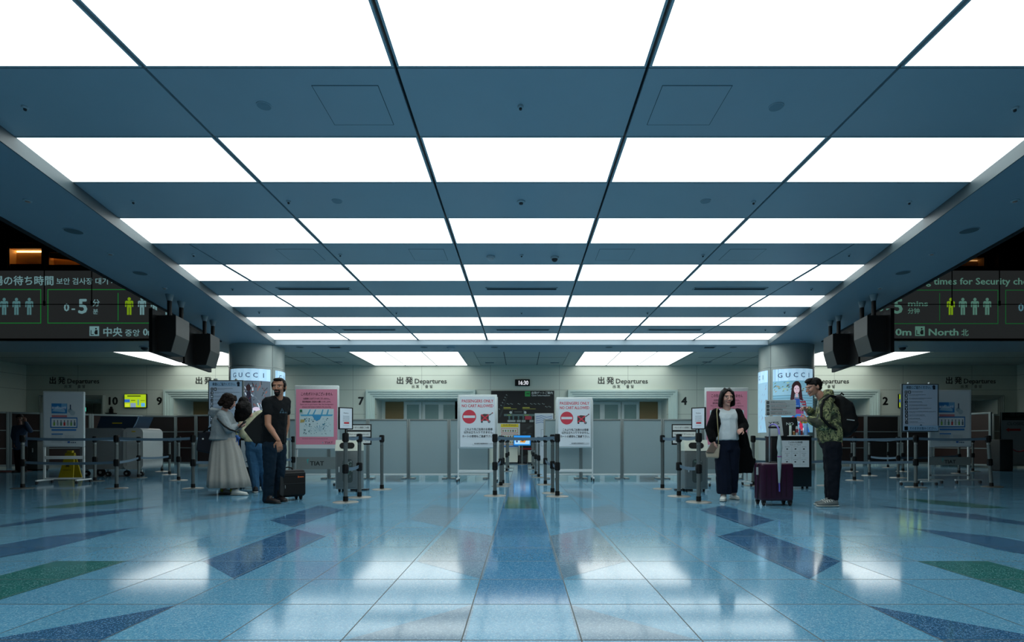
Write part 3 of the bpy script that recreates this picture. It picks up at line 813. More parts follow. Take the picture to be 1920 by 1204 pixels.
def display(side):
    t = thing('waiting_time_display', 'large dark wait time display with %s lettering hung at the %s' % (('Japanese and Korean', 'left') if side < 0 else ('English', 'right')), 'display', (0, SY, 0))
    a, b_ = (-21.5, -8.95) if side < 0 else (8.95, 21.5)
    MB().box(a, b_, -.03, .06, ZS + .04, Z(507, SY)).build('panel', mat('charcoal_display_panel', '#3a3d3d', .6, var=0, emit=.33), t, 0)
    MB().box(a, b_, -.05, .06, ZS + .0, ZS + .06).box(a, b_, -.05, .06, Z(507, SY) - .02, Z(507, SY) + .04).build('frame', M_black, t, 0)
    p = Print(); s_ = SY / F
    x_ = lambda px: X(px, SY); z_ = lambda py: Z(py, SY)
    ca, cg = ('#7ea9ae', '#1c8a3a') if side < 0 else ('#5f8f80', '#1c6a34')
    yg = '#8db81c'
    if side < 0:
        p.text('保安検査場の待ち時間', x_(102), z_(534), 19 * s_, ca, 'r', bold=1, w=190 * s_)
        p.text('보안 검사장 대기 시간', x_(107), z_(533), 13.5 * s_, ca, 'l', bold=.8, w=128 * s_)
        p.frame(x_(-160), z_(607), x_(79), z_(543), .022, cg); p.frame(x_(91), z_(607), x_(330), z_(543), .022, cg)
        p.rect(x_(222.5), z_(602), x_(223.8), z_(550), cg)
        for q in (10, 33, 57): figure(p, x_(q), z_(591), 32 * s_, '#5c8c90')
        for q, c_ in ((244, yg), (268, ca), (292, ca), (316, ca)): figure(p, x_(q), z_(591), 33 * s_, c_)
        p.text('0', x_(127), z_(584), 20 * s_, ca, 'c', bold=1.5); p.text('-', x_(139.5), z_(585), 20 * s_, ca, 'c', bold=1.5, w=7 * s_); p.text('5', x_(157), z_(588), 38 * s_, ca, 'c', bold=1.6)
        p.text('分', x_(182), z_(574), 14.5 * s_, ca, 'c', bold=.7); p.text('분', x_(181), z_(589), 11 * s_, ca, 'c', bold=.7)
        security_icon(p, x_(170), z_(630.5), 18 * s_, ca)
        p.text('中央', x_(194.5), z_(630), 18.5 * s_, ca, 'l', bold=1, w=37 * s_); p.text('중앙', x_(236), z_(630), 14 * s_, ca, 'l', bold=.8, w=28 * s_); p.text('0m', x_(270), z_(629.5), 18 * s_, ca, 'l', bold=1.4)
    else:
        p.text('Waiting times for Security checkpoint', x_(1681), z_(534), 17.5 * s_, ca, 'l', bold=1, w=305 * s_)
        p.frame(x_(1610), z_(608), x_(1870), z_(544), .022, cg); p.frame(x_(1883), z_(608), x_(2140), z_(544), .022, cg)
        p.rect(x_(1759.5), z_(602), x_(1760.7), z_(550), cg)
        for q, c_ in ((1781, yg), (1803.5, ca), (1826, ca), (1849, ca)): figure(p, x_(q), z_(591), 32 * s_, c_)
        p.text('0', x_(1650), z_(584), 20 * s_, ca, 'c', bold=1.5); p.text('-', x_(1663), z_(585), 20 * s_, ca, 'c', bold=1.5, w=7 * s_); p.text('5', x_(1682), z_(588), 38 * s_, ca, 'c', bold=1.6)
        p.text('0', x_(1912), z_(584), 20 * s_, '#5c8c98', 'c', bold=1.5)
        p.text('mins', x_(1700), z_(574.5), 13.5 * s_, ca, 'l', bold=1.2, w=38 * s_); p.text('分钟', x_(1700), z_(588), 11.5 * s_, ca, 'l', bold=.6)
        p.text('0m', x_(1677), z_(629.5), 18 * s_, ca, 'l', bold=1.4, w=30 * s_); security_icon(p, x_(1714), z_(630.5), 18 * s_, ca)
        p.text('North', x_(1738), z_(629.5), 18 * s_, ca, 'l', bold=1.2, w=57 * s_); p.text('北', x_(1800), z_(629.5), 14 * s_, ca, 'l', bold=.7)
    p.build('lit_writing', M_led, t, (0, -.031, 0))
for s in (-1, 1):
    display(s)
    t = thing('hanging_rod_rig', 'thin black rods and crossbar hanging before the %s waiting time display' % ('left' if s < 0 else 'right'), 'rig', (0, 15.3, 0))
    q = 15.3
    MB().box(*sorted((s * 8.8, s * 21)), -.012, .012, Z(571.5, q), Z(570.3, q)).build('crossbar', M_black, t, 0)
    for px in ((83, 172) if s < 0 else (1785, 1874)):
        MB().cyl((X(px, q), 0, Z(571, q)), (X(px, q), 0, 12.9), .012, n=8).cyl((X(px, q), 0, Z(571, q) - .03), (X(px, q), 0, Z(571, q) + .1), .028, n=8).build('rod', M_black, t)

# ------------------------------------------------------------------ HANGING MONITORS
def monitor(s, y0, yl, hous, label):
    """y0..yl extent of the flat screen panel; hous = start and end of the rear housing"""
    t = thing('hanging_monitor', label, 'monitor', (0, 0, 0), group='monitors under the %s soffit' % ('left' if s < 0 else 'right'))
    def xp(y): return s * (7.25 + .2 * (y - 10.6))
    zb, zt = 2.62, 3.48
    pb = MB()
    A = [(xp(y0), y0), (xp(yl), yl), (xp(yl) + s * .07, yl), (xp(y0) + s * .07, y0)]
    pb.prism(A, 'z', zb, zt).build('screen_panel', M_black, t, 0)
    hb = MB(); h0, h1 = hous
    prof = [(0, 2.66), (.27, 2.66), (.37, 3.0), (.37, 3.39), (0, 3.39)]
    vs0 = [hb.b.verts.new((xp(h0) - s * a, h0, z)) for a, z in prof]; vs1 = [hb.b.verts.new((xp(h1) - s * a, h1 + .0, z)) for a, z in prof]
    hb.b.faces.new(vs0); hb.b.faces.new(list(reversed(vs1)))
    for i in range(5): hb.b.faces.new((vs0[i], vs1[i], vs1[(i + 1) % 5], vs0[(i + 1) % 5]))
    hb.build('rear_housing', mat('charcoal_housing', '#303332', .5), t, 0)
    fb_ = MB(); vs0 = [fb_.b.verts.new((xp(h0) - s * a * 1.0, h0 - .012, z)) for a, z in prof]; vs1 = [fb_.b.verts.new((xp(h0) - s * a, h0 - .002, z)) for a, z in prof]
    fb_.b.faces.new(vs0); fb_.b.faces.new(list(reversed(vs1)))
    for i in range(5): fb_.b.faces.new((vs0[i], vs1[i], vs1[(i + 1) % 5], vs0[(i + 1) % 5]))
    fb_.build('end_plate', M_blk2, t, 0)
    for k, y in enumerate((h0 + .08, h1 + .0)):
        x = xp(y) - s * .2
        MB().cyl((x, y, 3.35), (x, y, ZS - .12), .042).build('pole', M_black, t)
        MB().lathe([(.045, -.13), (.048, -.12), (.075, 0)], at=(x, y, ZS)).build('ceiling_cup', mat('grey_cup', '#8b979b', .5), t)
monitor(-1, 10.6, 12.0, (10.82, 11.45), 'black hanging monitor unit at the left, nearer of the pair')
monitor(-1, 12.1, 13.7, (12.65, 13.25), 'black hanging monitor unit at the left, farther of the pair')
monitor(1, 10.6, 12.0, (10.82, 11.45), 'black hanging monitor unit at the right, nearer of the pair')
monitor(1, 12.1, 13.7, (12.65, 13.25), 'black hanging monitor unit at the right, farther of the pair')

# ------------------------------------------------------------------ COLUMNS WITH LIGHT BOXES
M_col = mat('pale_grey_column', '#a8b1ac', .38, .15, var=.03, scale=2)
M_ad = print_mat('backlit_advert', .8, .3)
def ad_print(w, z0, z1, kind):
    p = Print()
    H = z1 - z0; n = 16
    p.rect(-w / 2, z0, w / 2, z1, '#8fb4cc', n)
    hd = z1 - .36
    for k in range(12):
        a = -w / 2 + w * k / 12
        p.rect(a, hd, a + w / 12, z1, '#a9cfe6' if k % 2 else '#a2c8e0')
    p.text('GUCCI', 0, hd + .1, .2, '#1a2c44', gap=.215, bold=.5)
    r = random.Random(kind + 3)
    zz = z0 + .02
    if kind == 0:
        p.rect(-w / 2, z0, w / 2, hd, '#4a5661', n)
        for k in range(230):
            a = r.uniform(-w / 2 + .04, w / 2 - .1); b_ = r.uniform(z0 + .03, hd - .1); an = r.uniform(.5, 2.4)
            L_ = r.uniform(.04, .15); t_ = r.uniform(.012, .03); ca, sa = math.cos(an), math.sin(an)
            q = [(a + ca * L_ - sa * t_, b_ + sa * L_ + ca * t_), (a - sa * t_, b_ + ca * t_), (a, b_), (a + ca * L_, b_ + sa * L_)]
            q = [(min(max(u, -w / 2), w / 2), min(v, hd)) for u, v in q]
            p.poly(q, r.choice(['#a4b2c0', '#6c3430', '#2b333c', '#b4c4d0', '#5a2c2c', '#5a6672', '#1c2428', '#bccad6', '#7c4a40']), k % 12 == 0)
        p.poly([(-.1, z0 + .1), (-.02, hd - .35), (.06, hd - .3), (.1, hd - .4), (.16, z0 + .1)], '#242430')
        p.disc(.03, hd - .22, .07, '#2a2024', 20, .1).disc(.24, hd - .85, .1, '#c8b8cc', 16, .06)
    elif kind == 2:
        p.rect(-w / 2, z0, w / 2, hd, '#88aec4', n)
        for k in range(60):
            a = r.uniform(-w / 2, w / 2 - .06); b_ = r.uniform(z0, hd - .08)
            p.poly([(a, b_), (a + .03, b_ + .01), (a + .05, b_ + .08), (a + .03, b_ + .07)], r.choice(['#a4c4d4', '#7898ac', '#8c8494', '#6c88a0']), k % 12 == 0)
    else:
        p.rect(-w / 2, z0, w / 2, hd, '#6f9fb4', n)
        p.rect(-w / 2, hd - .45, w / 2, hd - .22, '#7da8bc', n); 
        for k in range(40):
            a = r.uniform(-w / 2, w / 2 - .1); b_ = r.uniform(hd - .36, hd - .06)
            p.poly([(a, b_), (a + r.uniform(.03, .09), b_ + .03), (a + .06, b_ + r.uniform(.03, .05)), (a + .01, b_ + .04)], r.choice(['#5f7248', '#8a7a4c', '#3f5a5c', '#3a2e34', '#9cae7c']))
        for k in range(8): p.rect(-w / 2, hd - .46 - .08 * k, w / 2, hd - .43 - .08 * k, '#5c8698', n)
        # abstract seated figure: dark hair, pale face, red coat, blue skirt
        cx = .02
        p.disc(cx, hd - .22, .135, '#2c2024', 28, .2); p.poly([(cx - .13, hd - .2), (cx - .18, hd - .62), (cx - .07, hd - .55), (cx - .04, hd - .3)], '#33242a'); p.poly([(cx + .13, hd - .2), (cx + .18, hd - .62), (cx + .07, hd - .55), (cx + .04, hd - .3)], '#33242a')
        p.poly([(cx - .42, z0 + .55), (cx - .25, hd - .62), (cx - .06, hd - .5), (cx + .1, hd - .5), (cx + .27, hd - .62), (cx + .36, z0 + .5)], '#7c3040')
        p.poly([(cx - .06, hd - .55), (cx + .08, hd - .55), (cx + .1, hd - .8), (cx - .08, hd - .8)], '#284c90')
        p.rect(cx - .035, hd - .5, cx + .035, hd - .35, '#b8a0ac'); p.disc(cx, hd - .27, .08, '#cbb4c0', 24, .125); p.rect(cx - .06, hd - .26, cx - .02, hd - .245, '#4c3c48').rect(cx + .02, hd - .26, cx + .06, hd - .245, '#4c3c48').rect(cx - .025, hd - .37, cx + .025, hd - .355, '#a05060').rect(cx - .01, hd - .33, cx + .01, hd - .27, '#b8a4b4')
        p.rect(cx - .26, hd - .86, cx + .2, hd - .8, '#1d1420', 4).rect(cx - .24, hd - 1.0, cx + .2, hd - .86, '#7a3c6a', 4)
        p.poly([(cx - .3, z0), (cx - .1, hd - 1.02), (cx + .22, hd - 1.02), (cx + .42, z0)], '#2c6cc0')
        for k in range(26):
            a = r.uniform(cx - .2, cx + .3); b_ = r.uniform(z0 + .02, hd - 1.1); p.disc(a, b_, r.uniform(.015, .04), r.choice(['#c02c48', '#d8dce8', '#1c3c80', '#5cb0e0']), 8)
        p.poly([(cx + .05, z0), (cx + .1, hd - 1.05), (cx + .15, hd - 1.05), (cx + .17, z0)], '#c03050')
    return p
for s, nm in ((-1, 'left'), (1, 'right')):
    cx, cy, R = s * 8.3, 16.95, .82
    t = thing('round_column', 'thick round grey column with backlit fashion advert at the %s' % nm, 'column', (cx, cy, 0))
    MB().lathe([(R - .03, 0), (R - .03, ZS + .02)], n=64).build('shaft', M_col, t)
    g = MB()
    for a in (-45, 58, 163) if s < 0 else (-58, 45, 150):
        a = math.radians(a); g.box(-.008, .008, -R + .025, -R + .035, 0, ZS, M=Matrix.Rotation(a, 4, 'Z'))
    g.build('vertical_seam', M_partframe, t, 0)
    MB().lathe([(R - .02, 0), (R - .02, .02)], n=64, at=(0, 0, 3.14)).lathe([(R - .01, 0), (R - .01, .2)], n=64).build('ring_band', M_alu, t)
    zt = 3.06; zb = 1.15
    # large advert and the narrow neighbour on the inner side
    a1 = (.12 if s < 0 else -.12); w1 = 1.27
    bx = ad_print(w1, zb, zt, 0 if s < 0 else 1)
    bx.build('advert_panel', M_ad, t, wrap=(R - .022, a1))
    a2 = (1.93 if s < 0 else -1.93)
    ad_print(1.27, zb, zt, 2).build('advert_panel', M_ad, t, wrap=(R - .022, a2))

# ------------------------------------------------------------------ GREY PARTITION ROW
PY = 12.5
def partition(x0, x1, label, y=PY, h=None):
    h = h or Z(786, PY)
    t = thing('partition_panel', label, 'partition', ((x0 + x1) / 2, y, 0), group='grey partition screens')
    w = (x1 - x0) / 2
    MB().box(-w + .035, w - .035, -.012, .012, .12, h - .04).build('panel', M_grayboard, t, 0)
    MB().box(-w + .002, -w + .04, -.02, .02, .0, h, .004).box(w - .04, w - .002, -.02, .02, .0, h, .004).box(-w + .04, w - .04, -.02, .02, h - .04, h, .004).build('frame', M_partframe, t)
    MB().box(-w + .04, w - .04, -.02, .02, .08, .12, .004).build('bottom_rail', M_whitemetal, t)
    for s in (-1, 1): MB().box(s * (w - .1) - .05, s * (w - .1) + .05, -.13, .13, 0, .03, .008).build('foot', M_partframe, t)
xl = [X(541, PY) , X(617, PY), X(690, PY), X(766, PY), X(842, PY), X(918, PY)]
wd = ['just left of the pink sign at the left', 'behind the trash bin at the left', 'first beside the left trash bin', 'second from the left trash bin', 'behind the left white no cart sign']
for i in range(5): partition(xl[i], xl[i + 1], 'grey wheeled partition screen, ' + wd[i])
xr = [X(1019, PY), X(1089, PY), X(1166, PY), X(1242, PY), X(1318, PY), X(1394, PY)]
wd = ['behind the right white no cart sign', 'second from the aisle on the right', 'third from the aisle on the right', 'behind the right trash bin', 'behind the woman in the white top']
for i in range(5): partition(xr[i], xr[i + 1], 'grey wheeled partition screen, ' + wd[i])

# ------------------------------------------------------------------ BROWN PARTITION RUNS
M_wrail = mat('pale_rail', '#7d8b8b', .45, .3)
M_dkboard = mat('near_black_board', '#120e0e', .6)
def brown(xa, ya, xb, yb, h, label, m=None):
    d = Vector((xb - xa, yb - ya, 0)); L_ = d.length; a = math.atan2(d.y, d.x)
    t = thing('wood_partition', label, 'partition', (xa, ya, 0), a, 'dark wood partition runs')
    MB().box(.04, L_ - .04, -.015, .015, .1, h - .05).build('board', m or M_brown, t, 0)
    MB().box(0, .07, -.035, .035, 0, h, .005).box(L_ - .07, L_, -.035, .035, 0, h, .005).build('upright', M_wrail, t)
    MB().box(.07, L_ - .07, -.03, .03, h - .06, h, .004).box(.07, L_ - .07, -.025, .025, .06, .12, .004).build('rail', M_wrail, t)
    for z in ((.35, .67) if m is None else (.67,)): MB().box(.07, L_ - .07, -.024, .024, h * z - .015, h * z + .015).build('middle_rail', M_wrail, t, 0)
xs = [-18, 17, 80, 171, 268]
ysd = [17.4, 17.7, 18.2, 19.0, 20.0]
HB = 1.85
desc = ['at the far left edge', 'behind the person in dark clothes', 'behind the white rounded board', 'behind the blue topped equipment cart', 'black boarded, right of the equipment cart', 'below number 9', 'below the open doorway beside number 9', 'behind the woman in the grey hoodie']
pts = [(X(x_, y_), y_) for x_, y_ in zip(xs + [331, 368, 420, 470], ysd + [20.2, 19.6, 19.4, 19.4])]
for i, (a, b_) in enumerate(zip(pts, pts[1:])):
    brown(a[0], a[1], b_[0], b_[1], HB, 'dark wood and rail partition ' + desc[i], M_dkboard if i == 4 else None)
pts = [(X(x_, y_), y_) for x_, y_ in [(1560, 19.6), (1622, 19.8), (1686, 20.0), (1750, 19.8), (1859, 17.8)]]
desc = ['behind the man in camouflage', 'below number 2', 'black boarded, behind the rule board', 'behind the white poster board at the right']
for i, (a, b_) in enumerate(zip(pts, pts[1:])):
    brown(a[0], a[1], b_[0], b_[1], HB, 'dark wood and rail partition ' + desc[i], M_dkboard if i == 1 or i == 2 else None)
brown(X(1861, 19), 19, X(1880, 19.4), 19.4, HB, 'dark wood and rail partition, narrow one beside the closed sign')
# closed notice wall
t = thing('closed_screen', 'dim grey screen with closed notice and red arrow at the far right', 'partition', (X(1905, 18), 18, 0))
MB().box(-.52, 1.2, -.02, .02, .12, Z(773, 18)).build('panel', mat('dim_grey_screen', '#858d8d', .5), t, 0)
MB().box(-.52, -.49, -.03, .03, 0, Z(773, 18)).box(-.52, 1.2, -.03, .03, .06, .12).build('frame', M_wrail, t, 0)
p = Print(); s_ = 18 / F
p.rect(-.49, Z(788, 18), 1.2, Z(774, 18), '#08090a'); p.text('閉鎖中', .05, Z(780, 18), .13, '#4a5252', 'c', w=.55); p.rect(-.4, Z(786, 18), .5, Z(784, 18), '#3a4242')
p.text('CLOSED', -.02 , Z(797, 18), .135, '#454d4d', 'c', w=.6, bold=1)
p.poly([(-.37, Z(806, 18)), (-.25, Z(802, 18)), (-.25, Z(804, 18)), (.14, Z(804, 18)), (.14, Z(808, 18)), (-.25, Z(808, 18)), (-.25, Z(810, 18))], '#a01c1c')
p.build('closed_print', M_print, t, (0, -.021, 0))
t = thing('dark_waste_bin', 'dark box shaped bin beside the leaning post', 'bin', (X(1876, 16), 16, 0))
MB().box(-.2, .2, -.2, .2, .02, Z(824, 16), .03).build('body', mat('dark_grey_bin', '#25292a', .5), t); MB().box(-.19, .19, -.19, .19, 0, .02).build('plinth', M_black, t, 0)  # bin body in one even dark grey
t = thing('red_rope', 'sagging red rope before the closed screen', 'rope', (X(1905, 17.2), 17.2, 0))
MB().tube([(-.3 + .1 * k, 0, .55 + .28 * ((k - 4) / 4) ** 2) for k in range(9)], .018).build('rope_line', mat('red_rope', '#7c1822', .8), t)
MB().cyl((-.32, 0, .0), (-.32, 0, .9), .02).cyl((.52, 0, 0), (.52, 0, .9), .02).lathe([(.15, 0), (.15, .02), (.03, .04)], at=(-.32, 0, 0)).lathe([(.15, 0), (.15, .02), (.03, .04)], at=(.52, 0, 0)).build('rope_post', M_black, t)
# dim counters at the far left
t = thing('grey_cabinet', 'dim grey cabinet standing beside the person in dark clothes', 'cabinet', (X(64, 16.2), 16.2, 0))
MB().box(-.28, .28, -.2, .2, .05, Z(827, 16.2), .01).build('body', mat('dim_grey_cabinet', '#3e4646', .5), t); MB().box(-.3, .3, -.22, .22, Z(827, 16.2), Z(825, 16.2)).build('top', mat('navy_top', '#1c2840', .5), t, 0); MB().box(.13, .15, -.22, -.2, .55, .68).build('handle', M_silver, t, 0); MB().box(-.26, .26, -.18, .18, 0, .05).build('plinth', M_black, t, 0)
t = thing('red_mat', 'dark red floor mat at the far left edge', 'mat', (X(10, 15.5), 15.5, 0))
MB().box(-1.2, .4, -.4, .4, 0.001, .02, .006).build('mat_pile', mat('dark_red_mat', '#4c1518', .9), t)
MB().box(-1.22, .42, -.42, .42, 0.001, .012).build('rubber_edge', M_rubber, t, 0)

# ------------------------------------------------------------------ BELT POSTS
POSTS = {}
def post(key, px, py, label, low=True, h=.975, group='belt posts', lean=0, ring=True, headless=False):
    y = gz(py)
    t = thing('belt_post', label, 'barrier post', (X(px, y), y, 0), group=group)
    if lean: t.rotation_euler = (0, lean, 0)
    MB().lathe([(.178, 0), (.178, .004), (.165, .010), (.06, .016), (.04, .018)], n=40).build('base', M_base, t)
    MB().cyl((0, 0, .012), (0, 0, h - .04), .0285, n=20).build('pole', M_post, t)
    MB().cyl((0, 0, .016), (0, 0, .085), .035, n=20).build('foot_collar', M_black, t)
    MB().box(-.042, .042, -.026, .026, h - .12, h - .004, .01).cyl((0, 0, h - .13), (0, 0, h), .034).build('belt_head', M_black, t)
    if low: MB().box(-.042, .042, -.026, .026, .41, .53, .01).cyl((0, 0, .405), (0, 0, .535), .034).build('belt_clip', M_black, t)
    if ring: MB().cyl((0, 0, h - .17), (0, 0, h - .145), .0285, n=20).build('silver_ring', M_silver, t)
    POSTS[key] = (t, Vector((X(px, y), y, 0)))
    return t
def belt(a, b_, lvl='hi', m=None, sag=.02):
    ta, A = POSTS[a]; tb_, B_ = POSTS[b_]
    z = .915 if lvl == 'hi' else .475
    d = (B_ - A).normalized(); n = 12
    lo, hi = [], []
    for k in range(n + 1):
        f = k / n; p_ = (A + d * .045) * (1 - f) + (B_ - d * .045) * f - A
        zz = z - sag * 4 * f * (1 - f)
        lo.append((p_.x, p_.y, zz - .024)); hi.append((p_.x, p_.y, zz + .024))
    MB().strip((lo, hi), .003).build('belt', m or M_belt, ta, 0)
L = 'grey belt barrier post '
post('L1', 928, 930, L + 'before the left no cart sign, first of the left aisle row')
post('L2', 939, 912, L + 'second in the left aisle row'); post('L3', 942.5, 908, L + 'third in the left aisle row', ring=False); post('L4', 950, 884, L + 'fourth in the left aisle row'); post('L5', 953, 878, L + 'last in the left aisle row')
post('R1', 1045, 931, L + 'before the right no cart sign, first of the right aisle row')
post('R2', 1036, 925, L + 'second in the right aisle row'); post('R3', 1022.5, 909, L + 'third in the right aisle row'); post('R4', 1010, 895.5, L + 'fourth in the right aisle row'); post('R5', 1004.5, 890, L + 'fifth in the right aisle row')
post('R6', 1000, 880, L + 'sixth in the right aisle row'); post('R7', 998, 874, L + 'last in the right aisle row')
belt('L1', 'R1'); belt('L1', 'L2'); belt('L2', 'L4'); belt('L4', 'L5'); belt('R1', 'R2'); belt('R2', 'R3'); belt('R3', 'R4'); belt('R4', 'R5'); belt('R5', 'R6'); belt('R6', 'R7')
belt('L1', 'L2', 'lo'); belt('R2', 'R3', 'lo'); belt('R1', 'R2', 'lo')
post('T1', 648, 942, L + 'carrying a small framed sign at the left bin'); post('T2', 674, 933, L + 'between the framed sign post and left bin'); post('T3', 716, 918, L + 'standing alone before partition at left', low=False)
belt('T1', 'T2'); belt('T2', 'T3'); belt('T1', 'T2', 'lo')
post('U1', 1310, 942, L + 'carrying a small framed sign at the right bin'); post('U2', 1273, 931, L + 'between the framed sign post and right bin'); post('U3', 1242, 917, L + 'standing alone before partition at right', low=False)
belt('U1', 'U2'); belt('U2', 'U3'); belt('U1', 'U2', 'lo')
post('A1', 42.6, 916, L + 'at far left end of the left queue'); post('A2', 178, 902.3, L + 'behind the white rounded board'); post('A3', 218.6, 916, L + 'in front of the equipment cart'); post('A4', 260, 896, L + 'at right end of the equipment cart')
post('A5', 304, 884, L + 'rearmost right of the equipment cart'); post('A6', 318, 890, L + 'second behind the front left queue'); post('A7', 335, 901, L + 'just behind the post nearest the hoodie woman'); post('A8', 362, 916, L + 'nearest to the woman in grey hoodie')
for a, b_, l in [('A1', 'A3', 'hi'), ('A3', 'A8', 'hi'), ('A1', 'A3', 'lo'), ('A3', 'A4', 'lo'), ('A4', 'A6', 'lo'), ('A2', 'A4', 'hi'), ('A5', 'A7', 'hi')]:
    belt(a, b_, l, M_belt)
post('A9', 550, 903, L + 'beside the left edge of the left pink sign', ring=False)
belt('A8', 'A9', 'hi', M_belt); belt('A8', 'A9', 'lo', M_belt)
post('B0', 1412, 911, L + 'behind the woman beside the purple suitcase'); post('B1', 1550, 911, L + 'hidden behind the man in camouflage'); post('B2', 1602, 901, L + 'just behind the backpack of the man'); post('B3', 1597, 884, L + 'small distant, behind the backpack')
post('B4', 1630, 892, L + 'between the man and the rule board'); post('B5', 1665, 877, L + 'rearmost, left of the rule board'); post('B6', 1684, 896, L + 'beside the left edge of the rule board'); post('B7', 1693, 884, L + 'small one behind the rule board edge')
post('B8', 1717, 914, L + 'between the legs of the rule board'); post('B9', 1798, 888, L + 'behind the white poster board at right'); post('B10', 1824, 884, L + 'at right edge of the white poster board'); post('B11', 1859, 913.5, L + 'leaning slightly, at far right end of queue', lean=-.07)
for a, b_, l in [('B0', 'B1', 'hi'), ('B0', 'B1', 'lo'), ('B1', 'B8', 'hi'), ('B1', 'B8', 'lo'), ('B8', 'B11', 'hi'), ('B2', 'B4', 'hi'), ('B4', 'B6', 'lo'), ('B6', 'B9', 'lo'), ('B4', 'B6', 'hi')]:
    belt(a, b_, l, M_belt)
def post_sign(key, yaw, label):
    t0, A = POSTS[key]
    t = thing('framed_notice', label, 'notice', (A.x, A.y, .975), yaw)
    MB().cyl((0, 0, 0), (0, 0, .06), .012).build('stem', M_black, t)
    MB().box(-.105, .105, -.012, .012, .05, .36, .004).build('frame', M_black, t)
    p = Print(); p.rect(-.088, .065, .088, .345, '#dfe6ec'); p.text('Notice', 0, .27, .03, '#3c464c', 'c', w=.07)
    for k in range(5): p.line_text(-.045, .235 - .018 * k, .05, .006, '#8a949a', k)
    p.rect(-.03, .13, .045, .152, '#c4303a'); p.line_text(-.04, .1, .05, .006, '#9aa4aa', 9); p.build('notice_print', M_print, t, (0, -.0125, 0))
post_sign('T1', .75, 'small black framed notice on a belt post beside left trash bin')
post_sign('U1', -.75, 'small black framed notice on a belt post beside right trash bin')

# ------------------------------------------------------------------ SIGN STANDS
def caster(mb, x, y):
    mb.cyl((x - .012, y, .03), (x + .012, y, .03), .03, n=14)
def no_cart_sign(px0, px1, pt, pb, yy, label, s):
    xc = X((px0 + px1) / 2, yy); w = (px1 - px0) / 2 * yy / F; z0, z1 = Z(pb, yy), Z(pt, yy); h = z1 - z0
    t = thing('no_cart_sign', label, 'sign stand', (xc, yy, 0), group='white passengers only signs')
    MB().box(-w, w, -.02, .02, z0, z1, .018).build('board_frame', M_silver, t)
    p = Print(); iw = w * .885; ih = h * .93; zb = z0 + h * .03
    p.rect(-iw, zb, iw, zb + ih, '#d5dde2')
    U = lambda u: (u - .5) * 2 * iw; V = lambda v: zb + ih * (1 - v)
    red = '#c93a4b'
    p.text('PASSENGERS ONLY', U(.5), V(.115), .088, red, 'c', w=iw * 2 * .92, bold=1.3)
    p.text('NO CART ALLOWED', U(.5), V(.21), .088, red, 'c', w=iw * 2 * .92, bold=1.3)
    p.disc(U(.26), V(.4), iw * .40, red, 40); p.rect(U(.09), V(.425), U(.43), V(.375), '#d5dde2')
    cx, cz = U(.72), V(.415)
    pol, dis = p.poly, p.disc; kk = .78
    p.poly = lambda pts, c, up=True: pol([(cx + (a - cx) * kk, cz + (b - cz) * kk) for a, b in pts], c, up)
    p.disc = lambda x, z, r, c, n=28, rz=None: pol([(cx + (x - cx) * kk + r * kk * math.cos(2 * PI * i / n), cz + (z - cz) * kk + r * kk * math.sin(2 * PI * i / n)) for i in range(n)], c) or p
    p.poly([(cx - .12, cz - .09), (cx - .12, cz + .07), (cx - .03, cz + .1), (cx + .1, cz + .09), (cx + .1, cz - .09)], '#4c3a38')
    p.poly([(cx + .1, cz + .07), (cx + .2, cz + .13), (cx + .2, cz + .11), (cx + .12, cz + .05)], '#3c4448'); p.disc(cx + .2, cz + .125, .018, '#8c2c34', 10)
    p.disc(cx - .09, cz - .12, .028, '#2c3236', 16); p.disc(cx + .11, cz - .115, .036, '#2c3236', 16); p.disc(cx + .11, cz - .115, .018, '#8c949a', 12)
    for a, b_ in (((-.11, .08), (.1, -.1)), ((-.11, -.1), (.1, .08))):
        d = Vector((b_[0] - a[0], b_[1] - a[1])).normalized(); n_ = Vector((-d.y, d.x)) * .018
        p.poly([(cx + a[0] + n_.x, cz + a[1] + n_.y), (cx + b_[0] + n_.x, cz + b_[1] + n_.y), (cx + b_[0] - n_.x, cz + b_[1] - n_.y), (cx + a[0] - n_.x, cz + a[1] - n_.y)], '#c93a4b')
    del p.poly, p.disc
    p.text('これより先ご出発のお客様', U(.53), V(.67), .058, '#20262a', 'c', w=iw * 1.62, bold=.8)
    p.text('以外は立ち入りできません。', U(.53), V(.73), .058, '#20262a', 'c', w=iw * 1.72, bold=.8)
    p.text('カートの使用もご遠慮下さい。', U(.51), V(.81), .058, '#20262a', 'c', w=iw * 1.82, bold=.8)
    p.text('東京国際空港国際線旅客ターミナル', U(.68), V(.945), .028, '#3a4044', 'c', w=iw * 1.1, bold=1)
    p.line_text(U(.35), V(.965), U(.95), .006, '#8c9498', 3)
    p.build('sign_print', M_print, t, (0, -.0205, 0))
    for sx in (-1, 1):
        MB().box(sx * w - .014, sx * w + .014, .0, .03, .07, z1 - .05, .004).build('upright', M_whitemetal, t)
        MB().box(sx * w - .018, sx * w + .018, -.2, .2, .055, .085, .005).build('foot', M_whitemetal, t)
        for sy in (-1, 1):
            c_ = MB(); caster(c_, sx * w, sy * .18); c_.build('caster', M_rubber, t)
    MB().box(-w, w, .004, .028, .19, .25, .004).build('crossbar', M_whitemetal, t)
no_cart_sign(859, 932, 740, 841, 11.6, 'white passengers only no cart sign, larger one left of the aisle', -1)
no_cart_sign(1043, 1111, 745, 840, 11.95, 'white passengers only no cart sign, right of the aisle', 1)

